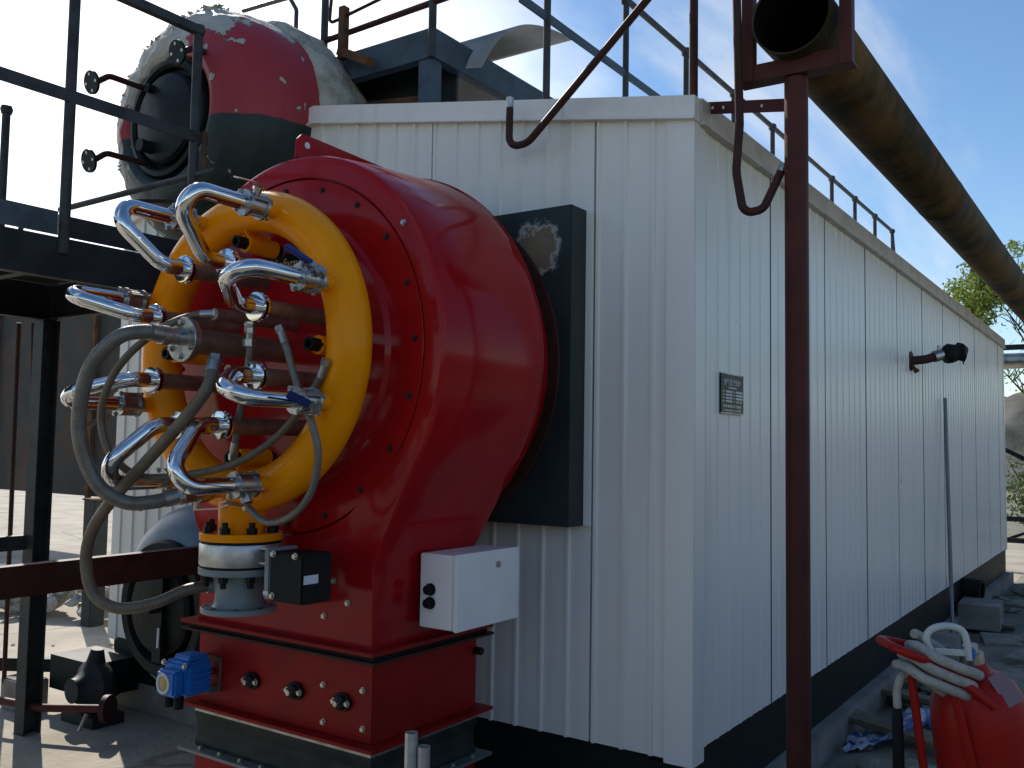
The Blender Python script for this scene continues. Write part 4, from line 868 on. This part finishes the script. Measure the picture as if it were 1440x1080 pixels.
# curved sheet lying over the platform
cs = thing('curved_sheet', (-1.9, 1.5, 3.95), 'pale curved metal cover sheet on the roof platform', 'sheet')
pf = [Vector((0, y, z)) for y, z in ((.64, 3.78), (.70, 3.90), (.80, 4.03), (.93, 4.12), (1.08, 4.175), (1.25, 4.205), (1.44, 4.215))]
pf = [(p.y, p.z) for p in spline(pf, 5)]; n = len(pf); v = []
for k, (y, z) in enumerate(pf): v.append((-2.72, y, max(z, 3.955)))
for k, (y, z) in enumerate(pf): v.append((-1.56+.12*k/n, y, z))
f = [(k, k+1, n+k+1, n+k) for k in range(n-1)]
o = emit('sheet', v, f, M['duct_sheet'], cs, True); so = o.modifiers.new('thickness', 'SOLIDIFY'); so.thickness = .006
# back pipes over the drum
sp_ = thing('vent_pipe', (-2.98, .5, 3.9), 'thin bent vent pipe rising behind the drum top', 'pipe')
tube('pipe', fillet([(-3.6, .6, 4.62), (-3.02, .5, 4.52), (-2.95, .5, 4.42), (-2.95, .5, 4.0)], .05, 6), .014, M['railgrey'], sp_, 10)
cp_ = thing('corner_vent_pipe', (-.03, .07, 3.08), 'dark upright pipe standing on the near roof corner', 'pipe')
b = MB(); b.cyl((-.03, .07, 3.06), (-.03, .07, 4.6), .0185, 14); b.build('pipe', M['oxide_dark'], cp_, 40)
# ================================================================== drain hooks
j1 = thing('drain_hook_pipe', (-.75, -.12, 3.0), 'rusty hooked drain pipe slanting down over the front gable trim', 'drain pipe')
tube('pipe', fillet([(.14, -.12, 3.742), (-.735, -.12, 2.985), (-.835, -.12, 2.985), (-.833, -.12, 3.175)], [.09, .05], 8), .0165, M['oxide_dark'], j1, 14)
b = MB(); b.cyl((-.833, -.12, 3.165), (-.833, -.12, 3.212), .0175, 14); b.build('thread_end', M['zinc'], j1, 40)
b = MB(); b.cyl((-.833, -.12, 3.175), (-.833, -.12, 3.2125), .0148, 12); b.build('bore', M['blackbolt'], j1)
j2 = thing('drain_hook_pipe', (.23, -.08, 2.58), 'dark hooked drain pipe hanging in front of the side wall beside the red post', 'drain pipe')
tube('pipe', fillet([(.231, -.135, 3.60), (.229, -.085, 2.90), (.213, -.08, 2.72), (.235, -.06, 2.555), (.30, -.02, 2.575), (.362, .02, 2.735)], [.15, .2, .06, .05], 6), .0165, M['oxide_dark'], j2, 14)
b = MB(); b.cyl((.357, .017, 2.722), (.368, .024, 2.752), .0175, 14); b.build('thread_end', M['zinc'], j2, 40)
# ================================================================== red post and overhead pipe
PXX, PYY = .418, .014
po = thing('pipe_support_post', (PXX, PYY, 0), 'dark red round steel post with a saddle frame carrying the overhead duct', 'post')
b = MB(); b.cyl((PXX, PYY, 0), (PXX, PYY, 3.075), .0445, 32, caps=True); b.build('column', M['oxide'], po, 40)
b = MB(); b.span((PXX-.10, PYY-.10, .0), (PXX+.10, PYY+.10, .012)); b.build('base_plate', M['oxide'], po)
sdv = Vector((.366, .246, .066)).normalized(); sa = Vector((.225, -.12, 3.085)); 
b = MB(); b.bar((PXX-.21, PYY-.06, 3.11), (PXX+.22, PYY-.03, 3.118), .008, .065); b.bar((PXX-.21, PYY-.02, 3.082), (PXX+.22, PYY+.01, 3.09), .07, .008); b.build('saddle_angle', M['oxide'], po)
b = MB(); b.bar((PXX-.17, PYY-.045, 3.08), (PXX-.17, PYY-.045, 3.75), .045, .045, (0, 1, 0)); b.build('saddle_upright', M['oxide'], po)
b = MB(); b.bar((PXX+.20, PYY-.03, 3.08), (PXX+.20, PYY-.03, 3.75), .045, .045, (0, 1, 0)); b.build('saddle_upright', M['oxide'], po)
b = MB(); b.bar((.006, .12, 3.075), (PXX-.04, PYY+.01, 2.985), .006, .05); st = b.build('tie_strap', M['oxide'], po)
for t in (.10, .24, .72): q = Vector((.006, .12, 3.075)).lerp(Vector((PXX-.04, PYY+.01, 2.985)), t); bb = MB(); bb.cyl(q+Vector((-.002, -.0036, 0)), q+Vector((-.0015, -.0045, 0)), .007, 10); bb.build('hole', M['label'], st)
du = thing('overhead_duct', (.45, 6, 3.32), 'large rusty brown overhead duct running along the side of the boiler house', 'duct')
RD = .150; DXX, DZZ = PXX+.014, 3.283
v, f = lathe_vf((DXX, -.10, DZZ), (0, 1, 0), [(RD-.008, .6), (RD-.008, 0), (RD, 0), (RD, 3.0), (RD+.0015, 3.005), (RD+.0015, 3.02), (RD, 3.025), (RD, 9.0), (RD, 20.0), (RD, 45)], 56)
emit('duct_skin', v, [q for q in f if len(q) == 4], M['rustpipe'], du, True, autosm=40)
v, f = lathe_vf((DXX, -.097, DZZ), (0, 1, 0), [(RD-.0085, 0), (RD-.0085, 5.0)], 40); emit('bore_shade_lining', v, [q for q in f if len(q) == 4], M['blackbolt'], du, True)  # black inner skin stands in for the shade inside the open duct end
for y in (14.0, 22.0, 32.0): b = MB(); b.cyl((DXX, y, 0), (DXX, y, DZZ-RD), .0445, 16); b.build('far_support', M['oxide'], du, 40)
# ================================================================== leaning pole
lp = thing('leaning_pole', (.16, 4.87, .1), 'thin grey pole leaning against the white side wall', 'pole')
tube('pole', [(.16, 4.87, .06), (.035, 5.42, 2.12)], .016, M['galv'], lp, 12)
# ================================================================== fire extinguisher trolley
ex = thing('extinguisher_trolley', (1.05, -.28, 0), 'red wheeled fire extinguisher with pale hose coiled on top, at right', 'fire extinguisher')
E0 = Vector((1.135, -.20, .10)); Et = Vector((1.055, -.325, .985)); ed = (Et-E0).normalized()
L = (Et-E0).length
RB = .140
lathe('cylinder', E0, ed, [(.0, 0), (.10, .01), (.145, .04), (RB, .09), (RB, L-.16), (RB*.99, L-.13), (RB*.93, L-.08), (RB*.78, L-.035), (RB*.55, L-.008), (.05, L), (.04, L+.03), (.0, L+.03)], M['extred'], ex, 56, 40)
camr = Vector((math.cos(R_(YAW)), math.sin(R_(YAW)), 0)); camf = Vector((-math.sin(R_(YAW)), math.cos(R_(YAW)), 0))
b = MB()
b.cyl(Et, Et+ed*.06, .035, 16); b.cyl(Et+ed*.06, Et+ed*.085, .022, 12); b.build('valve_head', M['zinc'], ex, 40)
H1 = Vector((.845, -.49, 1.068))
tube('handle', fillet([Et - camr*.01 - camf*.13 - ed*.07, Vector((.98, -.45, 1.02)), H1 - camf*.10, H1 + camf*.10, Vector((1.0, -.28, 1.02)), Et + camf*.12 - ed*.07], [.10, .05, .05, .10], 8), .0135, M['extred'], ex, 14)
b = MB(); b.cyl(Vector((.900, -.455, 1.0)), Vector((.985, -.36, .12)), .0125, 12); b.build('frame_tube', M['extred'], ex, 40)
b = MB(); b.cyl(Vector((1.03, -.485, .93)), Vector((1.10, -.40, .55)), .0125, 12); b.cyl(Vector((1.10, -.40, .55)), Vector((1.15, -.36, .12)), .0125, 12); b.build('frame_tube', M['extred'], ex, 40)
for s in (-1, 1): lathe('wheel', E0+camf*.0+camr*.19*s+Vector((0, 0, .03)), camr, [(.03, -.025), (.11, -.022), (.125, -.01), (.125, .01), (.11, .022), (.03, .025)], M['rubber'], ex, 28)
# hose turns lying on the shoulder
hp = []
cc = Vector((.965, -.415, .985)); ax1 = Vector((.60, .40, -.36)).normalized(); ax2 = Vector((-.42, .62, .05)).normalized(); up3 = ax1.cross(ax2).normalized()
if up3.z < 0: up3 = -up3
for k in range(170):
    a = 2*math.pi*k/50; r1 = .105+.006*math.sin(k*.3); r2 = .072
    hp.append(cc + ax1*r1*math.copysign(abs(math.cos(a))**.7, math.cos(a)) + ax2*r2*math.sin(a) + up3*(-.045+.0007*k + .003*math.sin(k*.5)))
tube('discharge_hose', hp, .0148, M['hosewhite'], ex, 12)
b = MB(); 
nd = Vector((.868, -.47, 1.0)); tube('nozzle_hose', spline([hp[0], nd+Vector((.03, .02, -.02)), nd+Vector((0, 0, -.06)), nd+Vector((-.002, .003, -.12))], 6), .012, M['hosewhite'], ex, 10)
lathe('nozzle', nd+Vector((-.003, .004, -.11)), (.01, .01, -1), [(.0, 0), (.010, .0), (.012, .02), (.016, .04), (.017, .20), (.014, .21), (0, .21)], M['rubber'], ex, 18)
gl = [Vector((.965, -.435, 1.035)), Vector((.945, -.445, 1.085)), Vector((.955, -.435, 1.115)), Vector((.99, -.41, 1.128)), Vector((1.03, -.385, 1.118)), Vector((1.045, -.38, 1.085)), Vector((1.05, -.38, 1.03))]
tube('grip_loop', spline(gl, 6), .0105, M['whiteplastic'], ex, 12)
b = MB(); b.bar(gl[0]+Vector((0, 0, .02)), gl[-1]+Vector((-.01, 0, .02)), .016, .016); b.build('grip_bar', M['whiteplastic'], ex)
b = MB(); b.box(Vector((1.05, -.36, 1.045)), (.03, .03, .035)); b.build('safety_cap', M['blue'], ex, bevel=.004)
lc = Et + camr*.035 - camf*.085 - ed*.018
b = MB(); b.bar(lc+ed*.035-camr*.01, lc-ed*.045+camr*.02-camf*.035, .055, .002, -camf); b.build('instruction_tag', mat('tag_lilac', (.24, .14, .17), .3), ex)
# ================================================================== clutter beside the plinth at right
random.seed(21)
for m_ in range(4): lumps.append(lump(20+m_, 1)); lumps[-1].materials.append(M['stone'])
k = 0
while k < 130:
    x = random.uniform(.12, 1.7); y = random.uniform(1.2, 9.5); 
    if x > .35+.14*y: continue
    k += 1
    o = bpy.data.objects.new('field_stone', lumps[6 + k % 4]); C.objects.link(o); s = random.uniform(.035, .13)
    o.location = (x, y, dz(x, y)+s*.22); o.scale = (s, s*random.uniform(.8, 1.5), s*random.uniform(.5, .9)); o.rotation_euler = (random.uniform(-.3, .3), random.uniform(-.3, .3), random.uniform(0, 6))
    tag(o, 'grey green stone lying in the rubble strip along the boiler house plinth', 'stone', 'stones along the plinth')
def slabobj(name, c, d, rz, rx, m, lab, cat, seed):
    b = MB(); MM = Matrix.Rotation(rz, 3, 'Z') @ Matrix.Rotation(rx, 3, 'X'); b.box(c, d, MM); o = b.build(name, m, None, bevel=.006); tag(o, lab, cat)
    return o
slabobj('plank', (.46, 1.95, .13), (1.05, .16, .035), -.42, .06, M['wood'], 'weathered plank lying beneath the blue plastic sheet near the extinguisher', 'plank', 1)
slabobj('plank', (.50, 2.75, .12), (.9, .14, .03), -.30, -.05, M['wood'], 'weathered plank lying behind the extinguisher handle', 'plank', 2)
slabobj('stone_slab', (.52, 3.7, .10), (.65, .45, .06), .3, .08, M['stone'], 'flat stone slab on the path right of the leaning pole foot', 'slab', 3)
slabobj('stone_slab', (.88, 4.6, .10), (.55, .4, .06), -.2, .04, M['stone'], 'flat stone slab lying farther along the path behind the extinguisher', 'slab', 4)
random.seed(77)
for k, (sx, sy) in enumerate(((.75, 1.5), (.95, 2.3), (1.15, 3.0), (.62, 3.15), (1.25, 3.9), (.95, 3.45), (1.35, 5.0), (.5, 5.3), (1.1, 5.9), (.7, 6.6), (1.3, 7.2), (.45, 7.6), (.9, 8.3))):
    o = slabobj('broken_flagstone', (sx, sy, dz(sx, sy)+.025), (random.uniform(.28, .5), random.uniform(.25, .4), .06), random.uniform(0, 3), random.uniform(-.08, .08), M['stone'], 'broken grey green flagstone on the path beside the boiler house', 'flagstone', k); o['group'] = 'broken flagstones on the path'
slabobj('concrete_block', (.20, 6.1, .17), (.34, .5, .22), .05, .0, M['concrete'], 'pale concrete block beside the skirt past the leaning pole', 'block', 5)
slabobj('concrete_block', (.17, 4.15, .16), (.25, .45, .2), .0, .05, M['concrete'], 'concrete block against the skirt before the leaning pole', 'block', 6)
slabobj('metal_strip', (.85, 5.2, .16), (.5, .05, .012), -.35, .1, M['silver'], 'bright metal strip lying on the path stones at right', 'strip', 7)
dp = thing('drain_pipe_end', (.12, 6.55, .3), 'black round drain pipe end poking out of the dark skirt', 'pipe end')
lathe('pipe', (-.01, 6.45, .34), (1, -.1, -.05), [(.11, 0), (.11, .18), (.085, .18), (.085, .05), (0, .05)], M['rubber'], dp, 26)
# crumpled blue and white plastic sheet
v = []; nx, ny = 22, 12
for j in range(ny+1):
    for i in range(nx+1):
        u, w = i/nx, j/ny; x = .10+.40*u + .05*math.sin(w*5); y = 1.72+.32*w + .45*u*u
        z = dz(x, y) + .015 + .13*math.exp(-((u-.75)/.32)**2-((w-.5)/.5)**2) + .045*abs(noise.noise(Vector((u*7, w*4, 2)))) + .03*noise.noise(Vector((u*16, w*9, 0)))
        v.append((x, y, max(z, dz(x, y)+.006)))
f = [(j*(nx+1)+i, j*(nx+1)+i+1, (j+1)*(nx+1)+i+1, (j+1)*(nx+1)+i) for j in range(ny) for i in range(nx)]
pm = mat('blue_white_plastic', (.46, .52, .62), .35, 0, (.06, .12, .34), 9, mix=(.47, .53)); ps = emit('plastic_sheet', v, f, pm, None, True); tag(ps, 'crumpled blue and white plastic sheet on the ground beside the plinth', 'plastic sheet')
sm = ps.modifiers.new('thickness', 'SOLIDIFY'); sm.thickness = .002
# ================================================================== far end beyond the boiler house
fp = thing('far_silver_pipe', (0, 13, 3.15), 'silver insulated pipe crossing beyond the far end of the boiler house', 'pipe')
b = MB(); b.cyl((-3, 12.6, 3.06), (6, 12.6, 3.06), .12, 20); b.build('pipe', M['silver'], fp, 40)
b = MB(); b.bar((-3, 12.5, 3.26), (6, 12.5, 3.26), .06, .08); b.build('support_beam', M['dark'], fp)
for x in (1.6, 5.5): b = MB(); b.span((x-.05, 12.45, 0), (x+.05, 12.55, 3.22)); b.build('support_post', M['dark'], fp)
rk = thing('pipe_rack', (.4, 12, 0), 'dark low steel rack with a diagonal brace beyond the far corner', 'rack')
for z in (.42, .72): b = MB(); b.bar((-.6, 11.4, z), (4.0, 11.4, z), .06, .07); b.build('rack_beam', M['dark'], rk)
b = MB(); b.bar((-.3, 11.5, 1.75), (1.6, 11.5, .75), .05, .06); b.build('brace', M['dark'], rk)
b = MB(); b.bar((-.2, 11.45, .42), (.5, 11.45, .72), .04, .04); b.build('brace', M['dark'], rk)
for x in (-.55, 1.55, 3.9): b = MB(); b.span((x-.04, 11.36, 0), (x+.04, 11.44, .75)); b.build('rack_post', M['dark'], rk)
# trees and shrubs
def leaves(c, rad, n, s, seed):
    random.seed(seed); mb = MB()
    for k in range(n):
        d = Vector([random.gauss(0, 1) for _ in range(3)]); d.normalize(); d = Vector((d.x*rad[0], d.y*rad[1], d.z*rad[2]))*random.random()**.4
        p = Vector(c) + d
        if noise.noise(p*(1.1/max(rad))*2.2 + Vector((seed, 0, 0))) < -.12: continue
        u = Vector([random.uniform(-1, 1) for _ in range(3)]).normalized(); w = u.orthogonal().normalized(); w.rotate(Quaternion(u, random.uniform(0, 6))); q = s*random.uniform(.6, 1.3)
        mb.add([p-u*q, p+w*q*.45, p+u*q, p-w*q*.45], [(0, 1, 2, 3)])
    return mb
def tree(x, y, h, rad, n, s, lab, seed, leaf='leaf', nm='tree', cat='tree', grp=None, bare=False):
    t = thing(nm, (x, y, 0), lab, cat, grp); random.seed(seed); mb = MB(); top = h
    mb.tube([(x, y, -.05), (x+.1, y, h*.3), (x-.05, y+.1, h*.55), (x, y, h*.85)], [h*.022, h*.017, h*.012, h*.004], 8)
    ends = []
    for k in range(16):
        a = random.uniform(0, 6.28); z0 = h*random.uniform(.28, .7); L = rad*random.uniform(.6, 1.15)
        p1 = Vector((x, y, z0)); p2 = p1+Vector((math.cos(a)*L*.5, math.sin(a)*L*.5, L*.45)); p3 = p2+Vector((math.cos(a+.3)*L*.5, math.sin(a+.3)*L*.5, L*.55)); mb.tube([p1, p2, p3], [h*.008, h*.005, h*.0015], 6); ends += [p2, p3]
        for q in range(5):
            b0 = p2.lerp(p3, random.random()); b1 = b0+Vector([random.uniform(-.35, .35)*rad, random.uniform(-.35, .35)*rad, random.uniform(.1, .45)*rad]); mb.tube([b0, b0.lerp(b1, .5)+Vector((.05, 0, .03)), b1], [h*.003, h*.002, h*.0008], 4); ends.append(b1)
    mb.build('trunk', M['bark'], t, 60)
    cm = MB()
    for i, e in enumerate(ends):
        if bare and random.random() < .72: continue
        l = leaves(e, (rad*.24, rad*.24, rad*.17), n, s, seed*100+i); cm.add(l.v, l.f)
    if cm.v: cm.build('crown', M[leaf], t)
    return t
tree(-3.9, 29.2, 7.7, 2.0, 230, .08, 'light green young tree showing above the far end of the roof', 3, grp='far trees')
tree(-.9, 33, 6.9, 2.3, 26, .08, 'nearly bare twiggy tree beside the light green tree at far right', 5, grp='far trees', bare=True)
def shrub(x, y, h, r, lab, seed):
    t = thing('shrub', (x, y, 0), lab, 'shrub', 'shrubs beyond the far corner'); mb = MB(); random.seed(seed)
    for k in range(9): a = random.uniform(0, 6.28); mb.tube([(x, y, 0), (x+math.cos(a)*r*.4, y+math.sin(a)*r*.4, h*.5), (x+math.cos(a)*r*.8, y+math.sin(a)*r*.8, h*.95)], [.015, .01, .003], 5)
    mb.build('stems', M['bark'], t); leaves((x, y, h*.55), (r, r, h*.5), 1500, .05, seed).build('foliage', M['leaf_dark'], t)
shrub(.25, 16.5, 1.35, .6, 'leafy green shrub just past the far wall corner', 31)
shrub(1.5, 18.0, 1.2, .7, 'leafy green shrub at the right picture edge beyond the rack', 32)
shrub(-.33, 18.1, 1.25, .75, 'dense green shrub half hidden behind the far wall corner', 34)
shrub(-.75, 23.2, 1.7, 1.0, 'taller green shrub behind the others at the right picture edge', 35)
shrub(-1.6, 38, 2.6, 1.5, 'pale bush growing at the foot of the spoil heap', 33)
